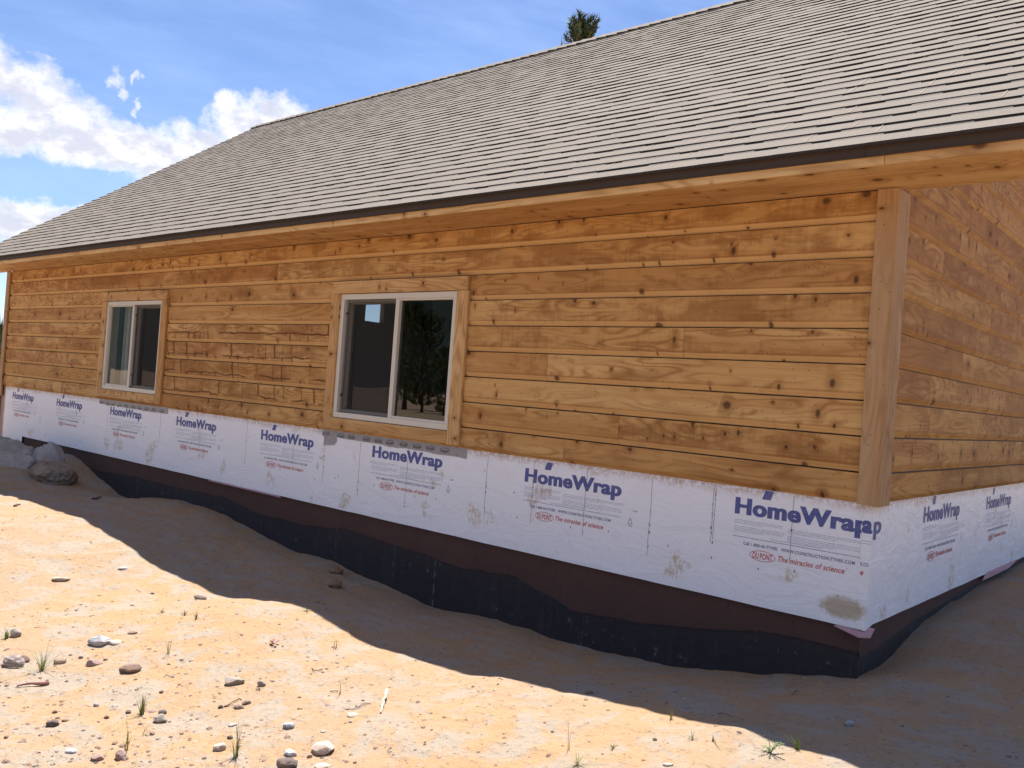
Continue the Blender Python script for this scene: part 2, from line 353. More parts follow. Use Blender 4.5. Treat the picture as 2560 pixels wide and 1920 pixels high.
def glass():
    m = bpy.data.materials.new('window glass'); m.use_nodes = True; b = NB(m.node_tree); b.n.clear()
    tr = b.add('ShaderNodeBsdfTransparent', {'Color': (.80, .84, .83)}); gl = b.add('ShaderNodeBsdfGlossy', {'Roughness': .0, 'Color': (.95, .97, 1)})
    fr = b.add('ShaderNodeFresnel', {'IOR': 1.65})
    nz = b.noise(b.add('ShaderNodeNewGeometry').outputs['Position'], 2.5, 1)
    bp_ = b.add('ShaderNodeBump', {'Height': nz, 'Strength': .12, 'Distance': .01}); b.set(gl.inputs['Normal'], bp_.outputs[0])
    mx = b.add('ShaderNodeMixShader'); b.l.new(fr.outputs[0], mx.inputs[0]); b.l.new(tr.outputs[0], mx.inputs[1]); b.l.new(gl.outputs[0], mx.inputs[2])
    b.l.new(mx.outputs[0], b.add('ShaderNodeOutputMaterial').inputs[0]); return m
M['glass'] = glass()
def screen():
    m = bpy.data.materials.new('insect screen mesh'); m.use_nodes = True; b = NB(m.node_tree); b.n.clear()
    tr = b.add('ShaderNodeBsdfTransparent', {'Color': (.9, .9, .9)}); df = b.add('ShaderNodeBsdfDiffuse', {'Color': (.05, .045, .045, 1)})
    mx = b.add('ShaderNodeMixShader', {0: .45}); b.l.new(tr.outputs[0], mx.inputs[1]); b.l.new(df.outputs[0], mx.inputs[2])
    b.l.new(mx.outputs[0], b.add('ShaderNodeOutputMaterial').inputs[0]); return m
M['screen'] = screen()
def sand():
    b = mat('sandy orange dirt', .95, .15); P = b.pos
    n1 = b.noise(P, .9, 5, .6, .3); n2 = b.noise(P, 4.5, 6, .65, .5); n3 = b.noise(P, 30, 5, .7); n4 = b.noise(P, 170, 3, .8)
    c = b.mix(b.step(n1, .36, .64), (.385, .247, .138), (.345, .245, .160))
    c = b.mix(b.m('MULTIPLY', b.step(n2, .45, .60), .85), c, (.325, .278, .228))
    c = b.mix(b.m('MULTIPLY', b.step(n3, .52, .68), .55), c, (.185, .125, .085))
    c = b.mix(b.m('MULTIPLY', b.step(n4, .60, .78), .55), c, (.12, .075, .047))
    c = b.mix(b.m('MULTIPLY', b.step(n4, .40, .22), .5), c, (.38, .31, .25))
    vo = b.add('ShaderNodeTexVoronoi', {'Vector': P, 'Scale': 34.}); q = b.add('ShaderNodeSeparateXYZ', {0: vo.outputs['Color']})
    sp = b.m('MULTIPLY', b.step(vo.outputs['Distance'], .2, .1), b.m('GREATER_THAN', q.outputs[0], .80))
    c = b.mix(b.m('MULTIPLY', sp, .7), c, b.mix(q.outputs[1], (.09, .06, .045), (.42, .37, .33)))
    b.set(b.p.inputs['Base Color'], c)
    bump(b, b.m('ADD', b.m('ADD', b.m('MULTIPLY', n3, .9), b.m('MULTIPLY', n4, .40)), b.m('ADD', b.m('MULTIPLY', sp, .3), b.m('MULTIPLY', b.noise(P, 11, 4, .6), .9))), .9, .016)
    return b.mat
M['sand'] = sand()
def stone(name, a, c2, scale=18., layered=False, bd=.006):
    b = mat(name, .9, .25)
    P = b.add('ShaderNodeTexCoord').outputs['Object']
    n = b.noise(P, scale, 5, .65); n2 = b.noise(P, scale*5, 4, .75); n3 = b.noise(P, scale*.35, 3)
    f = b.step(n, .35, .65)
    if layered:
        s = b.add('ShaderNodeSeparateXYZ', {0: P})
        f = b.step(b.noise(b.comb(b.m('MULTIPLY', s.outputs[0], 8.), b.m('MULTIPLY', s.outputs[1], 8.), b.m('MULTIPLY', s.outputs[2], 130.)), 1., 4, .6), .42, .58)
    c = b.mix(f, a, c2); c = b.mix(b.m('MULTIPLY', b.step(n2, .56, .70), .5), c, tuple(v*.45 for v in c2))
    c = b.mix(b.m('MULTIPLY', b.step(n3, .5, .7), .35), c, (.42, .27, .16))
    b.set(b.p.inputs['Base Color'], c); bump(b, b.m('ADD', n, n2), .7, bd)
    return b.mat
ST = {'grey': ((.33,.28,.24),(.22,.19,.165)), 'white': ((.47,.46,.47),(.28,.285,.31)), 'pale': ((.42,.37,.31),(.34,.29,.25)), 'layer': ((.353,.302,.286),(.168,.139,.134)),
 'brown': ((.227,.155,.126),(.151,.101,.084)), 'tan': ((.370,.277,.202),(.277,.202,.151)), 'pink': ((.336,.244,.218),(.269,.185,.168)), 'dark': ((.143,.109,.101),(.092,.071,.067)),
 'palepink': ((.44,.36,.31),(.36,.29,.25)), 'bluegrey': ((.336,.344,.361),(.227,.235,.260)), 'dirt': ((.269,.168,.101),(.202,.130,.084))}
MS = {k: stone('stone '+k, a, b_, 18., k in ('layer','white')) for k, (a, b_) in ST.items()}
def boulder_mat(name, a, c2):
    return stone(name, a, c2, 6., False, .04)
# ---------------------------------------------------------------- terrain and placement data
# ---------------------------------------------------------------- terrain height
CONTACT = [(-14,.72),(-11.5,.70),(-10.2,.72),(-9.2,.72),(-8.6,.60),(-8.0,.44),(-7.586,.424),(-7.115,.489),(-6.4,.539),(-5.278,.448),
 (-4.668,.378),(-4.34,.403),(-3.823,.355),(-3.354,.312),(-2.925,.273),(-2.614,.295),(-2.252,.321),(-1.545,.322),
 (-1.076,.353),(-.527,.472),(-.21,.532),(-.041,.566)]
SHADE = [(-9.2,-1.32,.62),(-7.47,-1.31,.545),(-6.85,-1.29,.58),(-6.31,-1.29,.58),(-5.68,-1.29,.57),(-4.99,-1.31,.52),(-4.32,-1.34,.44),
 (-3.86,-1.35,.42),(-3.48,-1.34,.44),(-3.0,-1.32,.5),(-2.62,-1.31,.53),(-2.31,-1.32,.5),(-1.96,-1.33,.475),(-1.67,-1.33,.485),
 (-1.35,-1.32,.51),(-1.1,-1.31,.535),(-.49,-1.29,.595),(.01,-1.27,.645),(.27,-1.27,.655),(.43,-1.27,.645)]
CP = [(x,.03,z) for x,z in CONTACT] + SHADE
CP += [(.10,.124,.60),(.12,.428,.60),(.12,.887,.664),(.12,1.339,.72),(.12,2.985,.77),(.12,3.83,.77),(.12,6,.8),
 (1.2,0,.60),(1.2,2,.72),(1.3,-1.4,.60),(3,0,.6),(3,3,.75),(3,-3,.45),(3.5,6,.8),(1.44,-4.4,.36),
 (-12,-1.4,.66),(-9.5,-.7,.66),(-8.6,-.6,.60),(-12,-4,.55),(-9,-3,.52),(-6.5,-2.4,.53),(-5,-2.4,.47),(-3.7,-2.3,.40),(-2.5,-2.3,.43),(-1.3,-2.3,.46),(0,-2.3,.5),
 (-6,-4.5,.45),(-3,-4,.38),(-1,-4,.37),(-6,3,.6),(-9,6,.7),(-3,6,.7),(-12,3,.7),(-6,-7,.4),(2,-7,.35),(-12,-8,.45)]
def _tps_fit(cp, lam=2e-3):
    import numpy as np
    a = np.array(cp,float); n = len(a)
    d = np.hypot(a[:,None,0]-a[None,:,0], a[:,None,1]-a[None,:,1])
    K = np.where(d>0, d*d*np.log(np.maximum(d,1e-9)), 0) + lam*np.eye(n)
    Pm = np.c_[np.ones(n), a[:,:2]]
    M = np.block([[K,Pm],[Pm.T,np.zeros((3,3))]])
    w = np.linalg.solve(M, np.r_[a[:,2],0,0,0])
    return a,w
_TA,_TW = _tps_fit(CP)
def _hash2(ix,iy,s):
    v = np.sin(ix*127.1+iy*311.7+s*74.7)*43758.5453
    return v-np.floor(v)
def vnoise(x,y,s=0):
    ix=np.floor(x); iy=np.floor(y); fx=x-ix; fy=y-iy
    fx=fx*fx*(3-2*fx); fy=fy*fy*(3-2*fy)
    return ((_hash2(ix,iy,s)*(1-fx)+_hash2(ix+1,iy,s)*fx)*(1-fy)+(_hash2(ix,iy+1,s)*(1-fx)+_hash2(ix+1,iy+1,s)*fx)*fy)*2-1
def height(x,y):
    x=np.asarray(x,float); y=np.asarray(y,float)
    xc=np.clip(x,-14,5); yc=np.clip(y,-9,8)
    z=_TW[-3]+_TW[-2]*xc+_TW[-1]*yc
    for (px,py,_),w in zip(_TA,_TW[:-3]):
        d2=(xc-px)**2+(yc-py)**2
        z=z+w*.5*d2*np.log(np.maximum(d2,1e-12))
    out=np.hypot(x-xc,y-yc)
    f=1/(1+(out/12.)**2)
    z=z*f+.3*(1-f)
    near=1/(1+(out/3.)**2)
    z=z+near*(.012*vnoise(x*2.1,y*2.1,1)+.009*vnoise(x*5.3,y*5.3,2)+.0055*vnoise(x*11,y*11,3)+.0026*vnoise(x*27,y*27,4))
    z=z+(1-near)*.25*vnoise(x*.05,y*.05,5)
    return z
ROCKS = [
  (-3.373, -2.611, 0.055, 1.0, 'grey', 'round', 'round grey stone with green grass beside it near the left edge of the photo'),
  (-2.979, -2.361, 0.101, 0.62, 'white', 'layered', 'white and grey streaked stone, brightest of the left half of the sand'),
  (-2.925, -2.301, 0.057, 0.45, 'pale', 'flat', 'flat pale bluish stone just right of the streaked white stone'),
  (-2.971, -2.764, 0.105, 0.62, 'layer', 'layered', 'large striated grey brown rock cut by the left edge of the photo'),
  (-3.001, -2.698, 0.057, 0.6, 'brown', 'round', 'dark ended brown stone touching the large striated rock'),
  (-2.873, -2.586, 0.057, 0.68, 'tan', 'round', 'tan stone behind the right side of the widest grass tuft'),
  (-2.712, -2.5, 0.078, 0.55, 'pink', 'angular', 'pinkish wedge stone between the tan stone and the brown slab'),
  (-2.864, -2.486, 0.025, 0.8, 'grey', 'round', 'small grey pebble at the upper left of the pinkish wedge stone'),
  (-2.742, -2.42, 0.025, 0.7, 'grey', 'round', 'small grey pebble at the upper right of the pinkish wedge stone'),
  (-2.529, -2.419, 0.099, 0.5, 'brown', 'slab', 'dark brown pointed slab casting a shadow, left of the sand centre'),
  (-3.004, -2.171, 0.046, 0.4, 'brown', 'flat', 'thin flat brown chip right of the flat pale bluish stone'),
  (-2.033, -2.173, 0.09, 0.52, 'grey', 'slab', 'pale grey chunk with flat top, just left of the small round speckled stone'),
  (-1.894, -2.582, 0.058, 0.7, 'grey', 'angular', 'lower grey lumpy stone of the stacked pair right of a grass tuft'),
  (-1.98, -2.525, 0.035, 0.85, 'grey', 'round', 'upper smaller grey stone leaning on the lumpy grey stone'),
  (-2.137, -2.901, 0.047, 0.62, 'dark', 'rough', 'dark rough clod low on the left side of the sand'),
  (-2.149, -2.845, 0.029, 0.5, 'brown', 'flat', 'small brown chip just right of the dark rough clod'),
  (-2.274, -2.834, 0.02, 0.8, 'brown', 'round', 'little brown pebble above the dark rough clod'),
  (-2.083, -2.707, 0.021, 0.9, 'brown', 'angular', 'little brown pebble left of the tuft beside the stacked pair'),
  (-2.066, -2.626, 0.023, 0.8, 'brown', 'round', 'small brown stone at the left foot of the tuft beside the stacked pair'),
  (-2.218, -2.692, 0.024, 0.8, 'white', 'angular', 'small white chip high between the two grass tufts of the lower left'),
  (-1.789, -2.663, 0.023, 0.8, 'pink', 'angular', 'small pale pink stone below the stacked grey pair'),
  (-1.843, -2.949, 0.041, 0.5, 'white', 'flat', 'white flat stone low at the left, left of the two pink angular stones'),
  (-1.73, -2.904, 0.045, 0.68, 'pink', 'angular', 'left one of two dusky pink angular stones at the bottom'),
  (-1.687, -2.84, 0.041, 1.05, 'pink', 'angular', 'taller right one of two dusky pink angular stones at the foot of long grass blades'),
  (-2.141, -3.063, 0.017, 0.9, 'brown', 'round', 'little reddish pebble at the left edge near the bottom'),
  (-2.165, -2.434, 0.019, 0.8, 'brown', 'round', 'little brown pebble above the stacked grey pair'),
  (-1.841, -2.338, 0.02, 0.85, 'dark', 'round', 'round dark pebble left of the looped twig'),
  (-1.476, -2.563, 0.045, 1.0, 'palepink', 'flat', 'pale pink oval stone left of the green based grass tuft'),
  (-1.524, -2.485, 0.025, 0.65, 'dark', 'angular', 'small dark brown block behind the pale pink oval stone'),
  (-1.625, -2.414, 0.032, 0.4, 'pale', 'flat', 'thin pale flat stone above the small dark brown block'),
  (-1.915, -2.097, 0.039, 0.9, 'grey', 'round', 'small round speckled stone right of the pale grey flat topped chunk'),
  (-1.768, -2.3, 0.04, 0.5, 'brown', 'rough', 'brown cone like lump in front of the looped twig'),
  (-1.779, -2.257, 0.037, 0.5, 'brown', 'rough', 'brown lump behind the cone like lump at the looped twig'),
  (-1.426, -2.295, 0.047, 0.7, 'bluegrey', 'flat', 'blue grey stone with a dark hole, left of the large pinkish white slab'),
  (-1.174, -2.327, 0.104, 0.5, 'palepink', 'slab', 'largest slab stone on the sand, pinkish white top and brown edge'),
  (-1.235, -2.42, 0.05, 0.52, 'white', 'angular', 'greenish white angular stone left of the largest slab'),
  (-1.175, -2.367, 0.021, 0.95, 'tan', 'round', 'little tan stone touching the front of the largest slab'),
  (-1.324, -2.06, 0.049, 0.3, 'palepink', 'flat', 'pale flat stone half buried below the thin branching twig'),
  (-1.278, -2.099, 0.018, 0.6, 'grey', 'round', 'small grey pebble below the pale half buried flat stone'),
  (-1.287, -2.226, 0.02, 0.5, 'bluegrey', 'flat', 'small blue grey chip above the largest slab'),
  (-1.171, -2.483, 0.083, 0.4, 'dark', 'rough', 'dark speckled rock at the bottom edge below the angular white stone'),
  (-1.062, -2.401, 0.057, 0.3, 'pale', 'flat', 'pale half buried stone at the bottom edge below the largest slab'),
  (-0.986, -2.309, 0.014, 0.9, 'tan', 'round', 'little tan pebble at the bottom edge right of the largest slab'),
  (-3.436, -1.552, 0.085, 0.32, 'dark', 'flat', 'dark flat clod in the sunlit sand, near the middle of the shadow edge'),
  (-3.793, -1.664, 0.025, 0.8, 'grey', 'round', 'small white pebble left of the dark flat clod in sunlit sand'),
  (-4.384, -1.583, 0.06, 0.45, 'white', 'flat', 'white flat stone on the sunlit slope nearest the building shadow'),
  (-4.358, -2.011, 0.097, 0.35, 'pale', 'flat', 'pale rock barely poking out of the upper left sunlit slope'),
  (-0.068, -1.696, 0.033, 0.4, 'palepink', 'flat', 'pale chip at the bottom edge, right of the centre'),
  (-0.208, -1.553, 0.018, 0.8, 'grey', 'angular', 'small grey stone cluster piece in sand right of the centre'),
  (0.087, -1.27, 0.015, 0.6, 'grey', 'round', 'small pale stone lying exactly on the shadow edge'),
  (-0.576, -1.688, 0.012, 0.8, 'brown', 'round', 'brown pebble in sun just left of the pair of tall thin blades'),
  (0.257, -0.883, 0.037, 0.75, 'bluegrey', 'round', 'blue grey stone in the shade below the house corner'),
  (-0.482, -0.943, 0.021, 0.6, 'bluegrey', 'round', 'small pale pebble in the shade before the long foundation'),
  (-3.895, -0.174, 0.104, 0.5, 'dirt', 'rough', 'shaded dirt clod resting against the slope under the big window'),
  (-3.52, -0.471, 0.097, 0.6, 'dirt', 'rough', 'lower shaded dirt clod below the other clod under the big window'),
  (-0.727, -1.248, 0.035, 0.5, 'dirt', 'rough', 'small dark clod in the shade below the right half of the long wall'),
]
TUFTS = [
  (-2.822, -2.675, 0.134, 1.25, 22, 0.55, 'wide sprawling grass tuft left of the tan stone'),
  (-2.02, -2.586, 0.103, 0.6, 18, 0.6, 'bushy grass tuft beside the stacked grey stones'),
  (-1.732, -2.786, 0.138, 0.75, 6, 0.35, 'sparse tuft of long dry blades behind the taller pink stone'),
  (-1.368, -2.549, 0.121, 0.55, 18, 0.85, 'green based tuft right of the pale pink oval stone'),
  (-2.58, -2.185, 0.098, 0.8, 5, 0.15, 'thin dry stalks right of the brown pointed slab'),
  (-2.084, -1.555, 0.057, 0.8, 5, 0.3, 'tiny dry tuft just under the shadow edge left of centre'),
  (-1.573, -1.918, 0.091, 0.25, 2, 0.3, 'single tall thin blade left of the upright pale stick'),
  (0.22, -1.286, 0.072, 0.7, 14, 0.95, 'bright green tuft on the shadow edge at the lower right'),
  (-0.318, -1.874, 0.058, 1.6, 16, 0.4, 'low spreading dry tuft at the bottom centre'),
  (-0.276, -1.32, 0.06, 0.5, 7, 0.4, 'small straw tuft standing on the shadow edge'),
  (-0.104, -1.463, 0.047, 0.9, 7, 0.35, 'thin spreading straw tuft below the one on the shadow edge'),
  (-0.416, -1.786, 0.119, 0.18, 3, 0.3, 'pair of tall thin pale blades right of the centre'),
  (-0.038, -1.432, 0.036, 1.3, 9, 0.1, 'dry pale brown tuft between the straw tuft and the leafy weed'),
  (-3.363, -2.643, 0.053, 0.8, 16, 0.9, 'small green tuft under the round grey stone at the left edge'),
  (-1.809, -2.681, 0.047, 1.0, 6, 0.3, 'dry bent tuft between the pink stones and the stacked pair'),
  (-3.105, -1.821, 0.049, 0.9, 14, 0.55, 'low green tuft in the upper row of the sunlit sand'),
  (-2.97, -1.823, 0.044, 0.9, 14, 0.55, 'low green tuft ending the upper row of the sunlit sand'),
  (-3.255, -1.872, 0.045, 1.0, 10, 0.5, 'low green tuft starting the upper row of the sunlit sand'),
  (-2.623, -1.349, 0.045, 1.2, 10, 0.8, 'little green tuft exactly at the shadow edge below the big window'),
]
WEEDS = [
  (0.169, -1.397, 0.099, 'leafy low green weed spreading left of the bright green tuft'),
  (-0.298, -1.684, 0.038, 'small grey green seedling on the sand right of centre'),
  (-0.139, -0.47, 0.055, 'dark green weed in the shade before the foundation corner'),
  (-2.793, -1.139, 0.038, 'small green weed in the shade below the big window'),
]
STICKS = [
  ([(-2.693, -2.828), (-2.663, -2.775), (-2.649, -2.709)], 0.0027, 0.0089, 'red', 'reddish brown stick lying left of the brown pointed slab'),
  ([(-1.389, -1.812), (-1.328, -1.878), (-1.247, -1.966)], 0.0078, 0.0043, 'pale', 'pale weathered stick with a dark split end'),
  ([(-1.405, -2.024), (-1.38, -2.002), (-1.379, -1.975), (-1.394, -1.935), (-1.37, -1.914)], 0.002, 0.0017, 'grey', 'thin branching twig left of the pale weathered stick'),
  ([(-1.837, -2.32), (-1.821, -2.307), (-1.841, -2.271), (-1.86, -2.234), (-1.844, -2.234)], 0.0027, 0.002, 'dark', 'looped dark twig touching the brown cone like lump'),
  ([(-0.171, -1.136), (-0.119, -1.117)], 0.0019, 0.0016, 'red', 'thin reddish twig in the shade at the right'),
  ([(-1.924, -1.813), (-1.892, -1.825), (-1.876, -1.811), (-1.886, -1.78)], 0.0019, 0.0015, 'dark', 'thin curved twig on the sand above the branching twig'),
  ([(-6.84, -0.74), (-6.874, -0.677), (-7.685, -0.268)], 0.0094, 0.0056, 'dark', 'dark splinter of wood in the shade near the boulders'),
  ([(-1.629, -1.927), (-1.612, -1.913), (-1.61, -1.898)], 0.0028, 0.0021, 'pale', 'short pale twig left of the single tall blade'),
  ([(-1.894, -2.132), (-1.871, -2.125), (-1.891, -2.116)], 0.0021, 0.0018, 'dark', 'short bent twig under the small round speckled stone'),
  ([(-6.506, -1.524), (-6.611, -1.443)], 0.0101, 0.0051, 'dark', 'short dark bark chip at the top left of the sunlit slope'),
]
DL = (-2.321, -1.761)
# ---------------------------------------------------------------- ground sheet
def axis(lo, hi, a, b, fine, grow=1.16):
    v = list(np.arange(a, b+fine/2, fine)); s = fine
    while v[-1] < hi: s *= grow; v.append(v[-1]+s)
    s = fine
    while v[0] > lo: s *= grow; v.insert(0, v[0]-s)
    return np.array(v)
gx = axis(-900, 900, -9.6, 3.0, .028); gy = axis(-900, 900, -4.3, .35, .022)
GX, GY = np.meshgrid(gx, gy, indexing='xy'); GZ = height(GX, GY)
nx, ny = len(gx), len(gy)
co = np.stack([GX, GY, GZ], -1).reshape(-1, 3)
i = np.arange(nx-1)[None, :] + np.arange(ny-1)[:, None]*nx
quads = np.stack([i, i+1, i+nx+1, i+nx], -1).reshape(-1, 4)
gm = bpy.data.meshes.new('ground')
gm.vertices.add(len(co)); gm.vertices.foreach_set('co', co.astype('f').ravel())
gm.loops.add(len(quads)*4); gm.loops.foreach_set('vertex_index', quads.astype('i').ravel())
gm.polygons.add(len(quads)); gm.polygons.foreach_set('loop_start', np.arange(0, len(quads)*4, 4, dtype='i')); gm.polygons.foreach_set('loop_total', np.full(len(quads), 4, 'i'))
gm.polygons.foreach_set('use_smooth', np.ones(len(quads), bool)); gm.update(calc_edges=True)
gm.materials.append(M['sand'])
ground = bpy.data.objects.new('ground', gm); COL.objects.link(ground); tag(ground, kind='structure')
def gh(x, y): return float(height(x, y))
# ---------------------------------------------------------------- house
XL = -11.53; D = 7.7                     # left end of the long wall, depth of the house
house = tag(empty('house', (0, 0, .3)), 'unfinished wood clad house with grey shingle roof and white printed wrap above its black foundation', 'house')
def P(o): o.parent = house; o.matrix_parent_inverse = Matrix.Translation((0, 0, -.3)); return o
HB = .1773; ZB = 1.427
LINES = [ZB] + [2.82-HB*j for j in range(7, -1, -1)] + [2.973]        # course edges from the bottom up
WIN = [(-4.246, -2.925, 1.545, 2.534, 'big'), (-8.447, -7.182, 1.555, 2.53, 'small')]
def board(mb, x0, x1, z0, z1, r, ax='x', yf=-.012, top=False):
    """one horizontal siding board: flat face, cove along its foot, gap under it"""
    e = .0012
    prof = [(z1-(.0005 if top else .0025), .024), (z1-.0025, .0), (z0+.034, 0.), (z0+.027, .0035), (z0+.015, .0120), (z0+.0045, .0165), (z0+.0045, .024)]
    a, b_ = x0+e, x1-e
    zu = z0-(.06 if z0 < ZB+.01 else 0)
    def pt(t, z, d):
        return (t, yf+d, z) if ax == 'x' else (-yf-d, t, z)
    for (za, da), (zb, db) in zip(prof[:-1], prof[1:]):
        q = [pt(a, zb, db), pt(b_, zb, db), pt(b_, za, da), pt(a, za, da)]
        mb.face(q, [(a, zb-zu), (b_, zb-zu), (b_, za-zu), (a, za-zu)], r)
    for t, fl in ((a, 0), (b_, 1)):
        q = [pt(t, z_, d_) for z_, d_ in prof]
        if not fl: q = q[::-1]
        mb.face(q, [(t, z_-z0) for z_, d_ in prof], r)
def course(mb, spans, z0, z1, joints, crazed=None, st=None, **kw):
    for a, b_ in spans:
        cuts = [a] + sorted(j for j in joints if a+.15 < j < b_-.15) + [b_]
        for p, q in zip(cuts[:-1], cuts[1:]):
            rr = [random.random(), random.random() if st is None else min(1, st+random.uniform(-.1, .25))]
            if crazed and crazed[0] < (p+q)/2 < crazed[1]: rr = [0.08+random.random()*.1, 2.]
            board(mb, p, q, z0, z1, rr, **kw)
random.seed(21)
sid = MB()
XA, XB_ = XL+.10, -.067
JO = {8: [-6.938-0, -1.694, -9.9], 7: [-5.650, -9.1], 6: [-5.183], 9: [-7.9, -4.6, -1.69, -.229]}
JO = {9: [-6.938, -1.694, -10.2], 8: [-5.650], 7: [-5.184, -9.6], 6: [-9.4], 5: [], 4: [-1.1, -9.2], 3: [-2.08], 2: [-8.9], 1: [-1.5], 0: [-6.2, -1.9]}
for k in range(len(LINES)-1):
    z0, z1 = LINES[k], LINES[k+1]
    spans = [(XA, XB_)]
    if k <= 7 and z1 < 2.65:
        if k == 0:
            spans = [(XA, -8.50), (-7.11, -4.32), (-2.86, XB_)]
        else: spans = [(XA, -8.50), (-7.11, -4.32), (-2.86, XB_)]
    jn = JO.get(k, [])
    course(sid, spans, z0, z1, jn, (-7.2, -4.3) if 2 <= k+1 <= 5 else None, st={9: .75, 8: .7, 7: .85, 6: .6}.get(k), top=(k == 8))
for a, b_ in ((-8.50, -7.11), (-4.32, -2.86)): board(sid, a, b_, ZB, 1.50, (random.random(), .3))
for a, b_ in ((-8.50, -7.11), (-4.32, -2.86)): board(sid, a, b_, 2.60, 2.643, (random.random(), .3))
P(tag(sid.build('siding', M['siding']), 'long wall of knotty horizontal cedar boards'))
# gable siding
gs = MB(); z = ZB; k = 0
glines = [ZB] + [2.82-HB*j for j in range(7, -1, -1)] + [2.82+HB*j for j in range(1, 18)]
for z0, z1 in zip(glines[:-1], glines[1:]):
    ys = .145 if z1 < 3.0 else max(.03, (z1-2.98)/.7-.35)
    ye_ = D - (0 if z1 < 3.0 else (z1-2.98)/.7)
    if ye_-ys < .1: break
    js = []; t = ys+random.uniform(.6, 1.6)
    while t < ye_: js.append(t); t += random.uniform(.9, 2.4)
    if k == 6: js = [.75, 2.0, 3.4, 5.0]
    course(gs, [(ys, ye_)], z0, z1, js, ax='y', st=random.choice((.3, .55, .8))); k += 1
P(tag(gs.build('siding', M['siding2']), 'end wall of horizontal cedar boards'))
# corner boards
def part(name, m, boxes, bevel=.002, parent=None, label=None, axis=None):
    b = MB()
    for q in boxes: b.box(q[:3], q[3:], axis=axis)
    o = b.build(name, m, bevel=bevel)
    if parent is None: P(o)
    else: o.parent = parent; o.matrix_parent_inverse = Matrix.Identity(4)
    if label: o['label'] = label
    return o
def SUB(o, parent):
    o.parent = parent; o.matrix_parent_inverse = Matrix.Identity(4); return o
part('corner_board', M['post'], [(-.068, -.034, 1.428, .0215, -.012, 2.972)], label='corner board on the long wall side')
part('corner_board', M['post'], [(.006, -.0325, 1.424, .033, .142, 2.972)], label='corner board on the end wall side')
part('corner_board', M['post'], [(XL-.02, -.034, 1.30, XL+.095, -.010, 2.972), (XL-.03, -.03, .60, XL-.002, .10, 2.972)], label='corner board at the far left end')
# structure behind the boards
wall = MB()
def wbox(x0, x1, z0, z1): wall.box((x0, .030, z0), (x1, .15, z1), axis=0)
zt = 3.3
wbox(XL, -8.447, .84, zt); wbox(-7.182, -4.246, .84, zt); wbox(-2.925, -.03, .84, zt)
for a, b_, z0, z1, _ in WIN: wbox(a, b_, .84, z0-.0); wbox(a, b_, z1, zt)
P(wall.build('wall_frame', M['drywall']))
gw = MB()
def gwall(x0, x1, hole=None):
    # gable end wall polygon (thickness x0..x1), optional window hole (y0,y1,z0,z1)
    pts = [(.03, .84), (D-.03, .84), (D-.03, 3.33), (D/2, 6.02), (.03, 3.33)]
    if not hole:
        for x_, fl in ((x0, 1), (x1, 0)):
            q = [(x_, a, b_) for a, b_ in pts]; gw.face(q if not fl else q[::-1])
        n = len(pts)
        for i_ in range(n):
            a, b_ = pts[i_], pts[(i_+1) % n]
            gw.face([(x0, *a), (x0, *b_), (x1, *b_), (x1, *a)])
    else:
        y0, y1, z0, z1 = hole
        zr = lambda y: 3.33+min(y-.03, D-.03-y)*.704
        strips = [(.03, D/2), (D/2, y0), (y1, D-.03)]
        for x_ in (x0, x1):
            for a, b_ in strips: gw.face([(x_, a, .84), (x_, b_, .84), (x_, b_, zr(b_)), (x_, a, zr(a))])
            gw.face([(x_, y0, .84), (x_, y1, .84), (x_, y1, z0), (x_, y0, z0)])
            gw.face([(x_, y0, z1), (x_, y1, z1), (x_, y1, zr(y1)), (x_, y0, zr(y0))])
        for a, b_ in (((y0, z0), (y1, z0)), ((y1, z0), (y1, z1)), ((y1, z1), (y0, z1)), ((y0, z1), (y0, z0))):
            gw.face([(x0, *a), (x0, *b_), (x1, *b_), (x1, *a)])
gwall(-.13, -.012); P(gw.build('gable_wall', M['drywall'])); gw = MB()
gwall(XL, XL+.12, (6.05, 6.50, 2.98, 3.34)); P(gw.build('gable_wall', M['drywall']))
bw = MB(); bw.box((XL, D-.15, .5), (0, D-.02, 3.35)); P(bw.build('back_wall', M['drywall']))
bw = MB(); bw.box((XL+.12, .15, .80), (-.13, D-.15, .84)); P(bw.build('floor', M['drywall']))

# ---- eaves: soffit, fascia, metal edge
XE0, XE1 = -11.93, .638
YF, ZS = -.466, 2.975
random.seed(5)
def planks(name, m, x0, x1, cuts, y0, y1, z0, z1, label=None, bevel=.0015):
    b = MB(); cs = [x0]+cuts+[x1]
    for a, c in zip(cs[:-1], cs[1:]): b.box((a+.001, y0, z0), (c-.001, y1, z1), axis=0)
    o = P(b.build(name, m, bevel=bevel))
    if label: o['label'] = label
    return o
planks('soffit', M['trim'], XE0, XE1-.02, [-10.3, -6.66, -3.75, -.9], YF+.02, -.0125, ZS, ZS+.02)
part('soffit', M['trim'], [(.035, -.0115, ZS+.001, XE1-.02, .055, ZS+.021)], axis=0)
planks('fascia', M['fascia'], XE0, XE1, [-8.2, -4.35, .1], YF, YF+.02, ZS-.006, 3.03)
de = MB()
for a, c in ((XE0-.01, -9.0), (-9.0, -5.9), (-5.9, -2.85), (-2.85, .02), (.02, XE1+.03)):
    de.box((a+.0007, YF-.012, 3.012), (c-.0007, YF-.002, 3.060), axis=0)
    de.box((a+.0007, YF-.018, 3.007), (c-.0007, YF-.002, 3.0115), axis=0)
P(de.build('drip_edge', M['drip'], bevel=.0015))
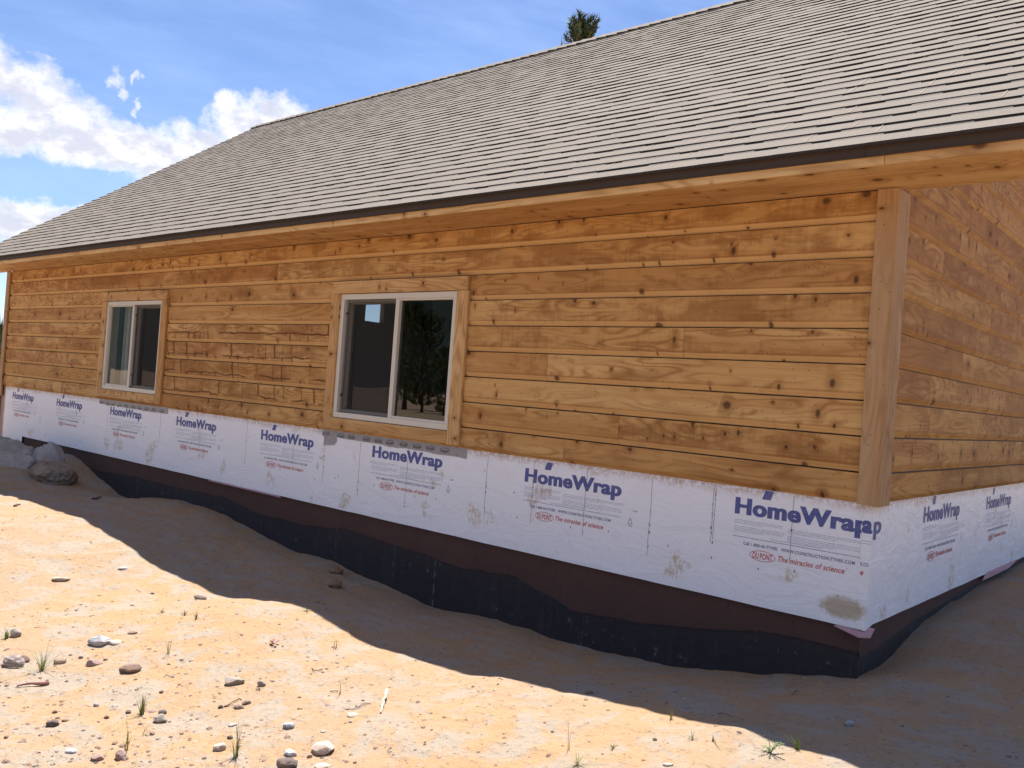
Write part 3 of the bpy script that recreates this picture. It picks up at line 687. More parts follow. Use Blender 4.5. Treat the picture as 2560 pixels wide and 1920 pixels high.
# ---- roof
T = .70; YE, ZE = -.500, 3.052; YR = 3.85; ZR = ZE+T*(YR-YE)
L = math.hypot(1, T); SD = Vector((0, 1/L, T/L)); SN = Vector((0, -T/L, 1/L))
def rp(x, s, h=0.): return Vector((x, YE, ZE)) + SD*s + SN*h
slope = (YR-YE)*L
XR0, XR1 = XE0-.02, XE1+.06
dk = MB()
for hs, yy in ((1, 0), (-1, 0)):
    a = [rp(XR0+.02, .03, -.002), rp(XR1-.02, .03, -.002), rp(XR1-.02, slope, -.002), rp(XR0+.02, slope, -.002)]
    b_ = [rp(XR0+.02, .03, -.05), rp(XR1-.02, .03, -.05), rp(XR1-.02, slope, -.05), rp(XR0+.02, slope, -.05)]
    if hs < 0:
        a = [Vector((p.x, 2*YR-p.y, p.z)) for p in a]; b_ = [Vector((p.x, 2*YR-p.y, p.z)) for p in b_]
    dk.face(a); dk.face(b_[::-1])
    for i_ in range(4): dk.face([a[i_], b_[i_], b_[(i_+1) % 4], a[(i_+1) % 4]])
roof = P(dk.build('roof', M['shingle'])); roof['label'] = 'roof deck with grey laminated shingles'
random.seed(11)
sh = MB(); EXPS = .128; NC = int(slope/EXPS)+1
for i_ in range(NC):
    s0 = i_*EXPS; s1 = min(s0+EXPS+.012, slope-.003)
    if s1 <= s0+.01: break
    x = XR0 + random.uniform(-.02, 0) ; start = x; prevthick = False
    off = random.uniform(0, 10); jt = random.uniform(.1, .8); nextj = x+jt
    while x < XR1-.02:
        thick = not prevthick if random.random() < .85 else prevthick
        wd = random.uniform(.09, .24) if thick else random.uniform(.09, .30)
        wd = min(wd, XR1-x)
        if wd < .03: break
        segs = max(1, int(wd/.1)); tn = random.random()
        for g in range(segs):
            xa, xb = x+wd*g/segs, x+wd*(g+1)/segs
            def hh(xx):
                wv = mnoise.noise(Vector((xx*1.7+off*7, s0*3.1, 2.))); return .0136 + .0028*wv
            def ss(xx): return s0 + (.0050*mnoise.noise(Vector((xx*2.3, s0*9, 5.+off))) - (.0035 if thick else 0)) * (1 if i_ else .6)
            A, B_ = rp(xa, ss(xa), hh(xa)), rp(xb, ss(xb), hh(xb)); Cc, Dd = rp(xb, s1, .0030), rp(xa, s1, .0030)
            sh.face([A, B_, Cc, Dd], None, (tn, 0))
            sh.face([rp(xa, ss(xa), -.001), rp(xb, ss(xb), -.001), B_, A], None, (tn, 0), 1)
            if not thick and i_ > 0:
                fz = .0091
                sh.face([rp(xa, ss(xa)-.022, .0050), rp(xb, ss(xb)-.022, .0050), rp(xb, ss(xb)+.001, fz), rp(xa, ss(xa)+.001, fz)], None, (tn, 0), 0)
        for xx in (x, x+wd):
            pass
        if nextj < x+wd and i_ > 0 and random.random() < .9:
            hx = lambda s_: .0135*(1-(s_-s0)/(s1-s0)) + .0030*((s_-s0)/(s1-s0))+.003
            sa, sb = s0+.004, s0+EXPS-.002
            sh.face([rp(nextj, sa, hx(sa)), rp(nextj+.0035, sa, hx(sa)), rp(nextj+.0035, sb, hx(sb)), rp(nextj, sb, hx(sb))], None, (.5, 0), 2)
        if nextj < x+wd: nextj += random.choice((.33, .5, .66, 1.0))
        x += wd; prevthick = thick
so_ = sh.build('shingle_courses', [M['shingle'], M['shingle_edge'], M['joint']]); so_.parent = roof; so_.matrix_parent_inverse = Matrix.Identity(4)
rc = MB(); x = XR0-.01
while x < XR1:
    x2 = x+.145; h0 = .030+random.uniform(0, .005); h1 = .016; tn = random.random(); wz = .15
    for sgn in (1, -1):
        def q(xx, s_, h):
            p = rp(xx, s_, h)
            return p if sgn > 0 else Vector((p.x, 2*YR-p.y, p.z))
        j = random.uniform(-.006, .006)
        fs = [[q(x, slope-wz+j, h0), q(x2+.02, slope-wz+j, h1+.006), q(x2+.02, slope+.01, h1+.006), q(x, slope+.01, h0)],
              [q(x, slope-wz+j, .0), q(x2+.02, slope-wz+j, .0), q(x2+.02, slope-wz+j, h1+.006), q(x, slope-wz+j, h0)],
              [q(x, slope-wz+j, 0), q(x, slope-wz+j, h0), q(x, slope+.01, h0), q(x, slope+.01, 0)]]
        for n_, f in enumerate(fs): rc.face(f if sgn > 0 else f[::-1], None, (tn, 0), 1 if n_ == 1 else 0)
    x = x2
o = rc.build('ridge_cap', [M['shingle'], M['shingle_edge']]); o.parent = roof; o.matrix_parent_inverse = Matrix.Identity(4)
# rake boards and sloped soffits of both gables
def rake(x0, x1, name='rake_board'):
    b = MB()
    for sgn in (1, -1):
        pr = [(YF if sgn > 0 else YF, -.055), (YR, -.055)]
        def q(xx, s_, h):
            p = rp(xx, s_, h); return p if sgn > 0 else Vector((p.x, 2*YR-p.y, p.z))
        c = [q(x0, .02, -.052), q(x1, .02, -.052), q(x1, slope, -.052), q(x0, slope, -.052), q(x0, .13, -.19), q(x1, .13, -.19), q(x1, slope, -.19), q(x0, slope, -.19)]
        for f in ((0,1,2,3), (7,6,5,4), (0,4,5,1), (2,6,7,3), (1,5,6,2), (0,3,7,4)):
            P_ = [c[k_] for k_ in f]
            if sgn < 0: P_ = P_[::-1]
            b.face(P_, [(p.y, p.x*3+p.z) for p in P_], (.3, .5))
    return P(b.build(name, M['trim']))
rake(XE1, XE1+.022); rake(XE0-.022, XE0)
for x0, x1 in ((.034, XE1-.001), (XE0+.001, XL-.03)):
    b = MB()
    for sgn in (1, -1):
        c = [rp(x0, .10, -.10), rp(x1, .10, -.10), rp(x1, slope, -.10), rp(x0, slope, -.10)]
        c2 = [p + Vector((0, 0, .03)) for p in c]
        if sgn < 0: c = [Vector((p.x, 2*YR-p.y, p.z)) for p in c]; c2 = [Vector((p.x, 2*YR-p.y, p.z)) for p in c2]
        for f in (c[::-1], c2): b.face(f, [(p.y, p.x) for p in f], (.7, .2))
    P(b.build('rake_soffit', M['trim']))
# eave return closing the soffit box at each end
part('eave_return', M['trim'], [(XE1-.019, YF+.021, ZS, XE1-.001, .05, ZS+.12)], axis=1)
# ---- house wrap
wr = MB()
def bottom(x):
    if x < -10.69: return .56
    return .817
def sheet(mb, x0, x1, z0f, z1, y, n):
    xs = np.linspace(x0, x1, n+1)
    nz = 10
    for a, c in zip(xs[:-1], xs[1:]):
        for k_ in range(nz):
            def pt(x_, t_):
                zb = z0f(x_) + .004*mnoise.noise(Vector((x_*3, 1, 0)))
                z_ = zb + (z1-zb)*t_
                wv = .0035*mnoise.noise(Vector((x_*1.6, z_*4., 3.)))*(1-t_)**.5
                return (x_, y-abs(wv)*1.2, z_)
            mb.face([pt(a, k_/nz), pt(c, k_/nz), pt(c, (k_+1)/nz), pt(a, (k_+1)/nz)], None, (0, 0), 0, True)
sheet(wr, -10.69, 0.0, lambda x_: .817, 1.436, .006, 150)
sheet(wr, XL+.015, -10.691, lambda x_: .56, 1.436, .006, 12)
wrap = P(wr.build('house_wrap', M['wrap'], merge=True)); wrap['label'] = 'white printed wrap along the long wall'
wg = MB()
ys = np.linspace(0, D, 90)
for a, c in zip(ys[:-1], ys[1:]):
    for k_ in range(10):
        def pt(y_, t_):
            zb = .832 + .004*mnoise.noise(Vector((y_*3, 7, 0)))
            z_ = zb + (1.434-zb)*t_; wv = .006*mnoise.noise(Vector((y_*1.6, z_*4., 9.)))*(1-t_)**.5
            return (abs(wv)*min(1, y_*4), y_+.006, z_)
        wg.face([pt(a, k_/10), pt(c, k_/10), pt(c, (k_+1)/10), pt(a, (k_+1)/10)], None, (0, 0), 0, True)
wrapg = P(wg.build('house_wrap', M['wrap'], merge=True)); wrapg['label'] = 'white printed wrap along the end wall'
ov = MB()
ov.face([(-.046, .0035, .822), (.0022, .0032, .815), (.0022, .0032, 1.434), (-.044, .0035, 1.434)])
ov.face([(.0022, .0032, .815), (.0022, .10, .832), (.0022, .10, 1.434), (.0022, .0032, 1.434)])
ovl = ov.build('wrap_overlap', M['wrap']); ovl.parent = wrap; ovl.matrix_parent_inverse = Matrix.Identity(4)
for f in ([(-.15, .0, .812), (-.02, -.012, .785), (.035, -.012, .796), (.03, .06, .826), (-.03, .026, .83)],
          [(.004, 2.3, .80), (.02, 3.0, .815), (.004, 3.4, .84), (.0, 2.4, .84)], [(-6.1, .003, .808), (-4.9, .003, .806), (-5., .02, .83), (-6., .02, .83)]):
    ps = MB(); ps.face(f); ps.face([(a, b_, c-.004) for a, b_, c in f][::-1]); P(ps.build('sill_foam', M['pink']))
# ---- lettering
def text_mesh(s, offset=0., shear=0.):
    cu = bpy.data.curves.new('t', 'FONT'); cu.body = s; cu.offset = offset; cu.shear = shear; cu.resolution_u = 4; cu.space_character = 1.0+offset*1.9
    ob = bpy.data.objects.new('t', cu); COL.objects.link(ob)
    dg = bpy.context.evaluated_depsgraph_get(); me = bpy.data.meshes.new_from_object(ob.evaluated_get(dg))
    V = [(v.co.x, v.co.y) for v in me.vertices]; F = [tuple(p.vertices) for p in me.polygons]
    bpy.data.objects.remove(ob); bpy.data.curves.remove(cu); bpy.data.meshes.remove(me)
    xs = [v[0] for v in V]; x0, x1 = min(xs), max(xs)
    return [((a-x0)/(x1-x0), b_) for a, b_ in V], F
TX = {}
def get(s, **kw):
    k_ = (s, tuple(sorted(kw.items())))
    if k_ not in TX:
        V, F = text_mesh(s, **kw)
        hv, _ = text_mesh('H', **kw); h = max(v[1] for v in hv)
        TX[k_] = ([(a, b_/h) for a, b_ in V], F)
    return TX[k_]
def put(mb, s, x0, zb, wdt, hgt, mi, fr, clip=None, **kw):
    bold = kw.pop('bold', 0)
    V, F = get(s, **kw)
    for pas in ((0,) if not bold else (-1, 0, 1)):
      for f in F:
        pts = [(x0+V[i_][0]*wdt+pas*bold, zb+V[i_][1]*hgt) for i_ in f]
        if clip is not None: 
            if min(p[0] for p in pts) > clip: continue
            pts = [(min(p[0], clip), p[1]) for p in pts]
        if bold and pas:
            q = [Vector(fr(*p)) for p in pts]; a_ = Vector(fr(x0, zb)); n_ = (Vector(fr(x0+.01, zb))-a_).cross(Vector(fr(x0, zb+.01))-a_).normalized()*.00012*pas
            mb.face([p+n_ for p in q], None, (0, 0), mi)
        else: mb.face([fr(*p) for p in pts], None, (0, 0), mi)
def rect(mb, x0, x1, z0, z1, mi, fr, clip=None, sk=0.):
    if clip is not None:
        if x0 > clip: return
        x1 = min(x1, clip)
    mb.face([fr(x0, z0), fr(x1, z0), fr(x1+sk, z1), fr(x0+sk, z1)], None, (0, 0), mi)
def block(x0, zt_, fr, parent, seed, clip=None, wdt=.76, small=True):
    """one repeat of the wrap's print; x0 left of the H, zt_ its top"""
    rg = random.Random(seed); m = MB()
    zb = zt_-.085; k = wdt/.76
    put(m, 'HomeWrap', x0, zb, .745*k, .085, 0, fr, clip, offset=.030, bold=.0036)
    put(m, 'R', x0+.753*k, zt_-.008, .006, .007, 1, fr, clip)
    rect(m, x0+.155*k, x0+.205*k, zb+.092, zb+.140, 0, fr, clip, .016)
    for col, (a, c, z_) in enumerate(((0, .285, zb-.036), (.315, .75, zb-.034))):
        for row in range(8):
            if row == 3: continue
            zz_ = z_-row*.0085 + (.0 if col == 0 else -.012)
            e = (c-a)*(.62 if row in (2, 7) else (1.0 + rg.uniform(0, .06)))
            t = a
            while t < a+e-.002:
                d = rg.uniform(.012, .05); rect(m, x0+t*k, x0+min(t+d, a+e)*k, zz_, zz_+.0026, 3, fr, clip); t += d+.005
    for t0, t1, zz_, mi_ in ((.22, .50, -.113, 3), (-.004, .755, -.1245, 2)):
        t = t0
        while t < t1-.002:
            d = rg.uniform(.01, .06); rect(m, x0+t*k, x0+min(t+d, t1)*k, zb+zz_, zb+zz_+.0030, mi_, fr, clip); t += d+.003
    put(m, 'Call 1-800-44-TYVEK', x0+.062*k, zb-.163, .205*k, .0165, 2, fr, clip, offset=.028)
    put(m, 'WWW.CONSTRUCTION.TYVEK.COM', x0+.285*k, zb-.163, .40*k, .0165, 2, fr, clip, offset=.028)
    # oval emblem
    cx, cz, ra, rb = x0+.180*k, zb-.207, .076*k, .0285
    N = 36
    for i_ in range(N):
        a, c = 2*math.pi*i_/N, 2*math.pi*(i_+1)/N
        p = [(cx+ra*math.cos(a), cz+rb*math.sin(a)), (cx+ra*math.cos(c), cz+rb*math.sin(c)), (cx+(ra-.0035)*math.cos(c), cz+(rb-.0032)*math.sin(c)), (cx+(ra-.0035)*math.cos(a), cz+(rb-.0032)*math.sin(a))]
        if clip is None or max(q[0] for q in p) < clip: m.face([fr(*q) for q in p], None, (0, 0), 1)
    put(m, 'DU', cx-.058*k, cz-.016, .036*k, .032, 1, fr, clip, offset=.022); put(m, 'PONT', cx-.014*k, cz-.016, .072*k, .032, 1, fr, clip, offset=.022)
    put(m, 'The miracles of science', x0+.270*k, zb-.216, .365*k, .0275, 1, fr, clip, offset=.020, shear=.22)
    put(m, 'TM', x0+.640*k, zb-.190, .010*k, .006, 1, fr, clip)
    if clip is None:
        put(m, 'USA', x0+.835*k, zb-.080, .034, .0105, 2, fr, offset=.015)
        a = [(x0+.805*k, zb-.155), (x0+.841*k, zb-.155), (x0+.823*k, zb-.115)]; c0 = (sum(p[0] for p in a)/3, sum(p[1] for p in a)/3)
        for i_ in range(3):
            p, q_ = a[i_], a[(i_+1) % 3]; pi = (c0[0]+(p[0]-c0[0])*.72, c0[1]+(p[1]-c0[1])*.72); qi = (c0[0]+(q_[0]-c0[0])*.72, c0[1]+(q_[1]-c0[1])*.72)
            m.face([fr(*p), fr(*q_), fr(*qi), fr(*pi)], None, (0, 0), 2)
        rect(m, x0+.812*k, x0+.834*k, zb-.168, zb-.163, 2, fr)
    o = m.build('printed_lettering', [M['blue'], M['red'], M['grey'], M['fine']]); o.parent = parent; o.matrix_parent_inverse = Matrix.Identity(4)
    return o
def nz(x_, z_):
    t_ = (z_-.817)/(1.436-.817); return abs(.0035*mnoise.noise(Vector((x_*1.6, z_*4., 3.)))*max(0, 1-t_)**.5)*1.2
frL = lambda x_, z_: (x_, .006-nz(x_, z_)-.0009, z_)
for n_, (x0, zt_, w_) in enumerate(((-.719,1.373,.722),(-2.21,1.362,.765),(-3.752,1.362,.78),(-5.272,1.359,.78),(-6.769,1.365,.756),(-8.24,1.365,.74),(-9.691,1.369,.733),(-11.114,1.372,.716))):
    block(x0, zt_, frL, wrap, 100+n_, -.047 if n_ == 0 else None, w_)
def frG(y_, z_):
    zb = .832; t_ = (z_-zb)/(1.434-zb); wv = .006*mnoise.noise(Vector(((y_-.006)*1.6, z_*4., 9.)))*max(0, 1-t_)**.5
    return (abs(wv)*min(1, y_*4)+.0012, y_, z_)
block(.849, 1.376, frG, wrapg, 200); block(2.285, 1.374, frG, wrapg, 201); block(3.74, 1.374, frG, wrapg, 202)
m = MB()   # second sheet turning the corner: the tail of the same print
fo = lambda x_, z_: (x_, .0022, z_); fg = lambda y_, z_: (.0034, y_, z_)
put(m, 'a', -.042, 1.292, .044, .085, 0, fo, offset=.030, bold=.0036); put(m, 'p', .028, 1.288, .105, .085, 0, fg, offset=.030, bold=.0036)
def ink_part(m, par):
    o = m.build('printed_lettering', [M['blue'], M['red'], M['grey'], M['fine']]); o.parent = par; o.matrix_parent_inverse = Matrix.Identity(4)
ink_part(m, wrap); m = MB(); put(m, 'K.CO', -.040, 1.128, .038, .0165, 2, fo, offset=.028); ink_part(m, wrap); m = MB(); put(m, 'e', -.040, 1.083, .016, .0275, 1, fo, offset=.020, shear=.22)
ink_part(m, wrap); m = MB()
rect(m, -.044, 0, 1.249, 1.2515, 3, fo); rect(m, -.044, 0, 1.236, 1.2385, 3, fo)
o = m.build('printed_lettering', [M['blue'], M['red'], M['grey'], M['fine']]); o.parent = wrap; o.matrix_parent_inverse = Matrix.Identity(4)
# stud chalk lines with staples and nail heads
rg = random.Random(3); CM = [flat('chalk and staples', (.10, .085, .09), .7), flat('red cap nail', (.24, .05, .045), .5)]
def vline(m, x_, z0, z1, wd=.0022):
    zz_ = z1; dx = 0
    while zz_ > z0:
        d = rg.uniform(.01, .05); dx2 = dx*.7+rg.uniform(-.0025, .0025)
        m.face([frL(x_+dx2, zz_-d), frL(x_+dx2+wd, zz_-d), frL(x_+dx+wd, zz_), frL(x_+dx, zz_)], None, (0, 0), 0); dx = dx2; zz_ -= d
def dot_(m, x_, z_, s, mi, e=1.):
    m.face([frL(x_+s*math.cos(t)*1., z_+e*s*math.sin(t)) for t in [2*math.pi*j/7 for j in range(7)]], None, (0, 0), mi)
CH = [(-.40,1.10),(-.842,1.14),(-.855,1.12),(-1.25,1.0),(-1.72,1.02),(-2.14,1.03),(-2.55,1.0),(-3.35,.98),(-3.9,.96),(-4.35,1.02),(-4.78,1.1),(-5.5,1.05),(-6.3,1.0),(-7.1,1.05),(-8.3,1.1),(-9.1,1.1)]
for x_, zl in CH:
    m = MB(); vline(m, x_, zl, 1.42)
    for q_ in range(6): dot_(m, x_+rg.uniform(-.002, .004), rg.uniform(zl-.05, 1.38), rg.uniform(.0025, .0045), 1 if rg.random() < .35 else 0, rg.choice((1, 1, 2.2)))
    m = m.build('staple_row', CM); m.parent = wrap; m.matrix_parent_inverse = Matrix.Identity(4)
for x_ in np.arange(-5.4, -.1, .24):
    if rg.random() < .8:
        m = MB(); dot_(m, x_+rg.uniform(-.04, .04), 1.035+rg.uniform(-.03, .03), .0032, 1, 2.6); m = m.build('cap_nail', CM); m.parent = wrap; m.matrix_parent_inverse = Matrix.Identity(4)
# grey flashing tape under the windows
def tape(x0, x1, z0, z1, seed, tab=False):
    rg = random.Random(seed); m = MB(); yy = .0025
    n = 16; top = [z1]*(n+1); bot = [z0+rg.uniform(-.004, .006)-(.02*i_/n if tab else .01*i_/n) for i_ in range(n+1)]
    for i_ in range(n):
        a, c = x0+(x1-x0)*i_/n, x0+(x1-x0)*(i_+1)/n
        m.face([(a, yy, bot[i_]), (c, yy, bot[i_+1]), (c, yy, z1), (a, yy, z1)])
    if tab:
        m.face([(x0+.03, yy-.001, 1.305), (x0+.17, yy-.001, 1.32), (x0+.20, yy-.001, 1.35), (x0+.19, yy-.001, z1), (x0-.005, yy-.001, z1), (x0+.035, yy-.001, 1.36)])
    t = x0+.03; fr = lambda x_, z_: (x_, yy-.0018, z_)
    while t < x1-.12:
        put(m, 'DU PONT', t, z0+rg.uniform(.004, .012), .07, .014, 1, fr, offset=.02, shear=.3)
        for i_ in range(14):
            a, c = 2*math.pi*i_/14, 2*math.pi*(i_+1)/14
            m.face([fr(t+.035+.045*math.cos(a), z0+.017+.017*math.sin(a)), fr(t+.035+.045*math.cos(c), z0+.017+.017*math.sin(c)), fr(t+.035+.041*math.cos(c), z0+.017+.0145*math.sin(c)), fr(t+.035+.041*math.cos(a), z0+.017+.0145*math.sin(a))], None, (0, 0), 1)
        t += rg.uniform(.13, .19)
    o = m.build('flashing_tape', [flat('grey flashing tape', (.27, .27, .29), .4, .5, .25, 30), M['grey2']]); o.parent = wrap; o.matrix_parent_inverse = Matrix.Identity(4)
M['grey2'] = flat('tape print', (.06, .06, .09), .6)
tape(-4.40, -2.75, 1.385, 1.436, 1, True); tape(-8.53, -6.96, 1.378, 1.436, 2)
# ---- foundation: black coated concrete with a brown sheet over its upper part
m = MB(); m.box((-10.70, .032, -.3), (-.032, .25, .835), axis=0); m.box((-.24, .0325, -.3), (-.0325, D, .84), axis=1); m.box((XL, .05, .2), (-10.6, .25, .84), axis=0)
P(m.build('foundation', M['tar']))
prof = [(-10.69,.50),(-9.6,.55),(-9.1,.62),(-8.9,.60),(-8.677,.615),(-7.661,.656),(-6.675,.659),(-5.822,.682),(-5.276,.613),(-4.587,.618),(-3.981,.675),(-3.588,.65),(-3.175,.636),(-2.933,.613),(-2.703,.607),(-2.258,.646),(-2.243,.53),(-1.769,.525),(-1.346,.551),(-.894,.616),(-.622,.667),(-.43,.70),(-.246,.697),(-.072,.706),(-.026,.707)]
prof = [p for p in prof if p[0] not in (-2.243,)]
def interp(x_, pr): return float(np.interp(x_, [p[0] for p in pr], [p[1] for p in pr]))
m = MB(); xs = np.arange(-10.69, -.022, .03)
for a, c in zip(xs, list(xs[1:])+[-.026]):
    za = interp(a, prof)+.012*mnoise.noise(Vector((a*6, 0, 0)))+.006*mnoise.noise(Vector((a*25, 0, 0))); zc = interp(c, prof)+.012*mnoise.noise(Vector((c*6, 0, 0)))+.006*mnoise.noise(Vector((c*25, 0, 0)))
    m.face([(a, .026, za), (c, .026, zc), (c, .026, .85), (a, .026, .85)]); m.face([(a, .032, za), (c, .032, zc), (c, .026, zc), (a, .026, za)])
ys = np.arange(.026, D, .04)
for a, c in zip(ys, ys[1:]):
    f = lambda y_: float(np.interp(y_, [0, .1, .45, .9, 1.3, 2, 3, 5, 8], [.707, .69, .71, .75, .76, .79, .81, .81, .81]))-.02+.012*mnoise.noise(Vector((y_*5, 3, 0)))+.008*mnoise.noise(Vector((y_*22, 3, 0)))
    m.face([(-.026, a, f(a)), (-.026, c, f(c)), (-.026, c, .85), (-.026, a, .85)])
P(tag(m.build('protection_sheet', M['brown']), 'brown sheet over the upper part of the black foundation'))
# ---- windows
def window(x0, x1, z0, z1, kind):
    fr_ = MB(); yo, yi = -.022, .10; w = .043
    def fb(a, c, za, zb, y0_=yo, y1_=yi): fr_.box((a, y0_, za), (c, y1_, zb), axis=0 if c-a > zb-za else 2)
    fb(x0, x1, z1-w, z1); fb(x0, x1, z0, z0+w); fb(x0, x0+w, z0+w, z1-w); fb(x1-w, x1, z0+w, z1-w)
    # inner step of the frame
    mid = (x0+x1)/2 + (.012 if kind == 'big' else -.012)
    win = P(fr_.build('window', M['vinyl'], bevel=.003)); win['label'] = ('larger sliding window, nearer the corner' if kind == 'big' else 'smaller looking sliding window, farther left')
    def sub(mb, name, m, bev=.002):
        o = mb.build(name, m, bevel=bev); o.parent = win; o.matrix_parent_inverse = Matrix.Identity(4); return o
    fx = (mid, x1) if kind == 'big' else (x0, mid)      # fixed light
    sl = (x0, mid) if kind == 'big' else (mid, x1)      # sliding sash behind a screen
    b_ = MB(); a0, a1 = fx[0]-(.014 if kind == 'big' else -w), fx[1]-(w if kind == 'big' else -.014)
    za, zb = z0+w, z1-w; y0_, y1_ = -.012, .03; s = .030
    b_.box((a0, y0_, za), (a1, y1_, za+.018), axis=0); b_.box((a0, y0_, zb-.014), (a1, y1_, zb), axis=0)
    if kind == 'big': b_.box((a0, y0_-.004, za), (a0+.042, y1_, zb), axis=2); b_.box((a1-.012, y0_, za), (a1, y1_, zb), axis=2)
    else: b_.box((a1-.042, y0_-.004, za), (a1, y1_, zb), axis=2); b_.box((a0, y0_, za), (a0+.012, y1_, zb), axis=2)
    sub(b_, 'fixed_sash', M['vinyl'])
    g = MB(); g.face([(a0, .012, za), (a1, .012, za), (a1, .012, zb), (a0, .012, zb)]); sub(g, 'glass_pane', M['glass'], 0)
    c0, c1 = (x0+w, a0+.004) if kind == 'big' else (a1-.004, x1-w)
    b_ = MB(); k = .030
    b_.box((c0, .03, za), (c1, .075, za+k), axis=0); b_.box((c0, .03, zb-k), (c1, .075, zb), axis=0); b_.box((c0, .03, za+k), (c0+k, .075, zb-k), axis=2); b_.box((c1-k, .03, za+k), (c1, .075, zb-k), axis=2)
    sub(b_, 'sliding_sash', M['vinyl'])
    g = MB(); g.face([(c0, .055, za), (c1, .055, za), (c1, .055, zb), (c0, .055, zb)]); sub(g, 'glass_pane', M['glass'], 0)
    b_ = MB(); k = .016; q0, q1 = c0+.010, c1-.004; qa, qb = za+.008, zb-.006
    b_.box((q0, .004, qa), (q1, .014, qa+k), axis=0); b_.box((q0, .004, qb-k), (q1, .014, qb), axis=0); b_.box((q0, .004, qa+k), (q0+k, .014, qb-k), axis=2); b_.box((q1-k, .004, qa+k), (q1, .014, qb-k), axis=2)
    sub(b_, 'screen_frame', M['screen_grey'])
    g = MB(); g.face([(q0+k, .009, qa+k), (q1-k, .009, qa+k), (q1-k, .009, qb-k), (q0+k, .009, qb-k)]); sub(g, 'insect_screen', M['screen'], 0)
    for z_ in (za+.13, zb-.12):
        b_ = MB(); b_.box((q0-.004, .0, z_), (q0+.016, .006, z_+.02), axis=2); sub(b_, 'latch', M['dark'])
    # cedar trim
    tb = MB(); yf = -.038; e = .0015
    dz = .102
    tb.box((x0-.098, yf, z1+.004), (x1+.104, -.0125, z1+dz), axis=0)
    tb.box((x0-.106, yf+.002, z0-.092), (x0-e, -.0125, z1+.002), axis=2)
    tb.box((x1+e, yf+.002, z0-.095), (x1+.116, -.0125, z1+.002), axis=2)
    tb.box((x0+e-.001, yf, z0-.090), (x1-e, -.0125, z0-.003), axis=0)
    o = tb.build('window_trim', M['trim'], bevel=.0025); o.parent = win; o.matrix_parent_inverse = Matrix.Identity(4)
    return win
for a in WIN: window(*a)
# drape behind the left light of the far window
m = MB(); n = 60; x0, x1 = -8.40, -8.02
for i_ in range(n):
    def c_(t):
        x_ = x0+(x1-x0)*t; return (x_, .17+.022*math.sin(t*38)+.01*math.sin(t*91))
    a, c = c_(i_/n), c_((i_+1)/n)
    m.face([(a[0], a[1], 1.3), (c[0], c[1], 1.3), (c[0], c[1], 2.6), (a[0], a[1], 2.6)], None, (0, 0), 0, True)
dr = tag(m.build('drape', M['curtain']), 'pale folded drape hanging behind the left pane of the farther window', 'drape')
# ---------------------------------------------------------------- stones
def stone_mesh(name, sx, sy, sz, style, seed, material, sub=3):
    bm = bmesh.new(); bmesh.ops.create_icosphere(bm, subdivisions=sub, radius=1.)
    rg = random.Random(seed); o3 = Vector((rg.uniform(0, 50), rg.uniform(0, 50), rg.uniform(0, 50)))
    planes = []
    npl = {'boulder': 9, 'angular': 12, 'slab': 10, 'flat': 6, 'round': 7, 'layered': 6, 'rough': 4}.get(style, 4)
    for _ in range(npl):
        n = Vector((rg.uniform(-1, 1), rg.uniform(-1, 1), rg.uniform(-.6, 1))).normalized()
        planes.append((n, rg.uniform(.62, .86) if style in ('angular', 'slab') else rg.uniform(.72, .92)))
    if style in ('slab', 'flat'): planes.append((Vector((rg.uniform(-.08, .08), rg.uniform(-.08, .08), 1)).normalized(), .62))
    rough = .22 if style == 'rough' else .09
    for v in bm.verts:
        p = v.co.normalized()
        d = 1 + rough*1.6*mnoise.noise(p*1.6+o3) + rough*mnoise.noise(p*3.7+o3) + .35*rough*mnoise.noise(p*9+o3)
        if style == 'rough': d += .12*mnoise.noise(p*6+o3)
        if sub == 5: d += .10*mnoise.noise(p*5+o3) + .06*mnoise.noise(p*13+o3) + .035*mnoise.noise(p*30+o3)
        q = p*d
        for n, k in planes:
            t = q.dot(n)
            if t > k: q = q - n*(t-k)*.92
        if style == 'layered': q.z += .03*math.sin(q.z*16+q.x*2)
        v.co = Vector((q.x*sx, q.y*sy, q.z*sz))
    me = bpy.data.meshes.new(name); bm.to_mesh(me); bm.free()
    for p_ in me.polygons: p_.use_smooth = style in ('rough', 'boulder') or (style == 'flat' and seed % 2 == 0)
    me.materials.append(material)
    return me
CAT = {'rough': 'clod'}
for n_, (x, y, w_, hr, colr, st, lab) in enumerate(ROCKS):
    r = w_/2*1.06; zz_ = max(.25, hr)*.95
    sy = r*random.Random(n_).uniform(.65, .95)
    nm = 'dirt_clod' if st == 'rough' and colr == 'dirt' else 'stone'
    me = stone_mesh(nm, r, sy, r*zz_, st, 300+n_, MS[colr], 3 if w_ > .03 else 2)
    o = bpy.data.objects.new(nm, me); COL.objects.link(o)
    bury = .42 if st in ('flat',) else .30
    o.location = (x-.2*r*0, y+sy*.5, gh(x, y)+r*zz_*(1-bury*1.5)); rg = random.Random(900+n_)
    o.rotation_euler = (rg.uniform(-.15, .15), rg.uniform(-.15, .15), .717+rg.uniform(-.5, .5))
    tag(o, lab, 'clod' if nm == 'dirt_clod' else 'stone', 'stones and pebbles scattered on the sand')
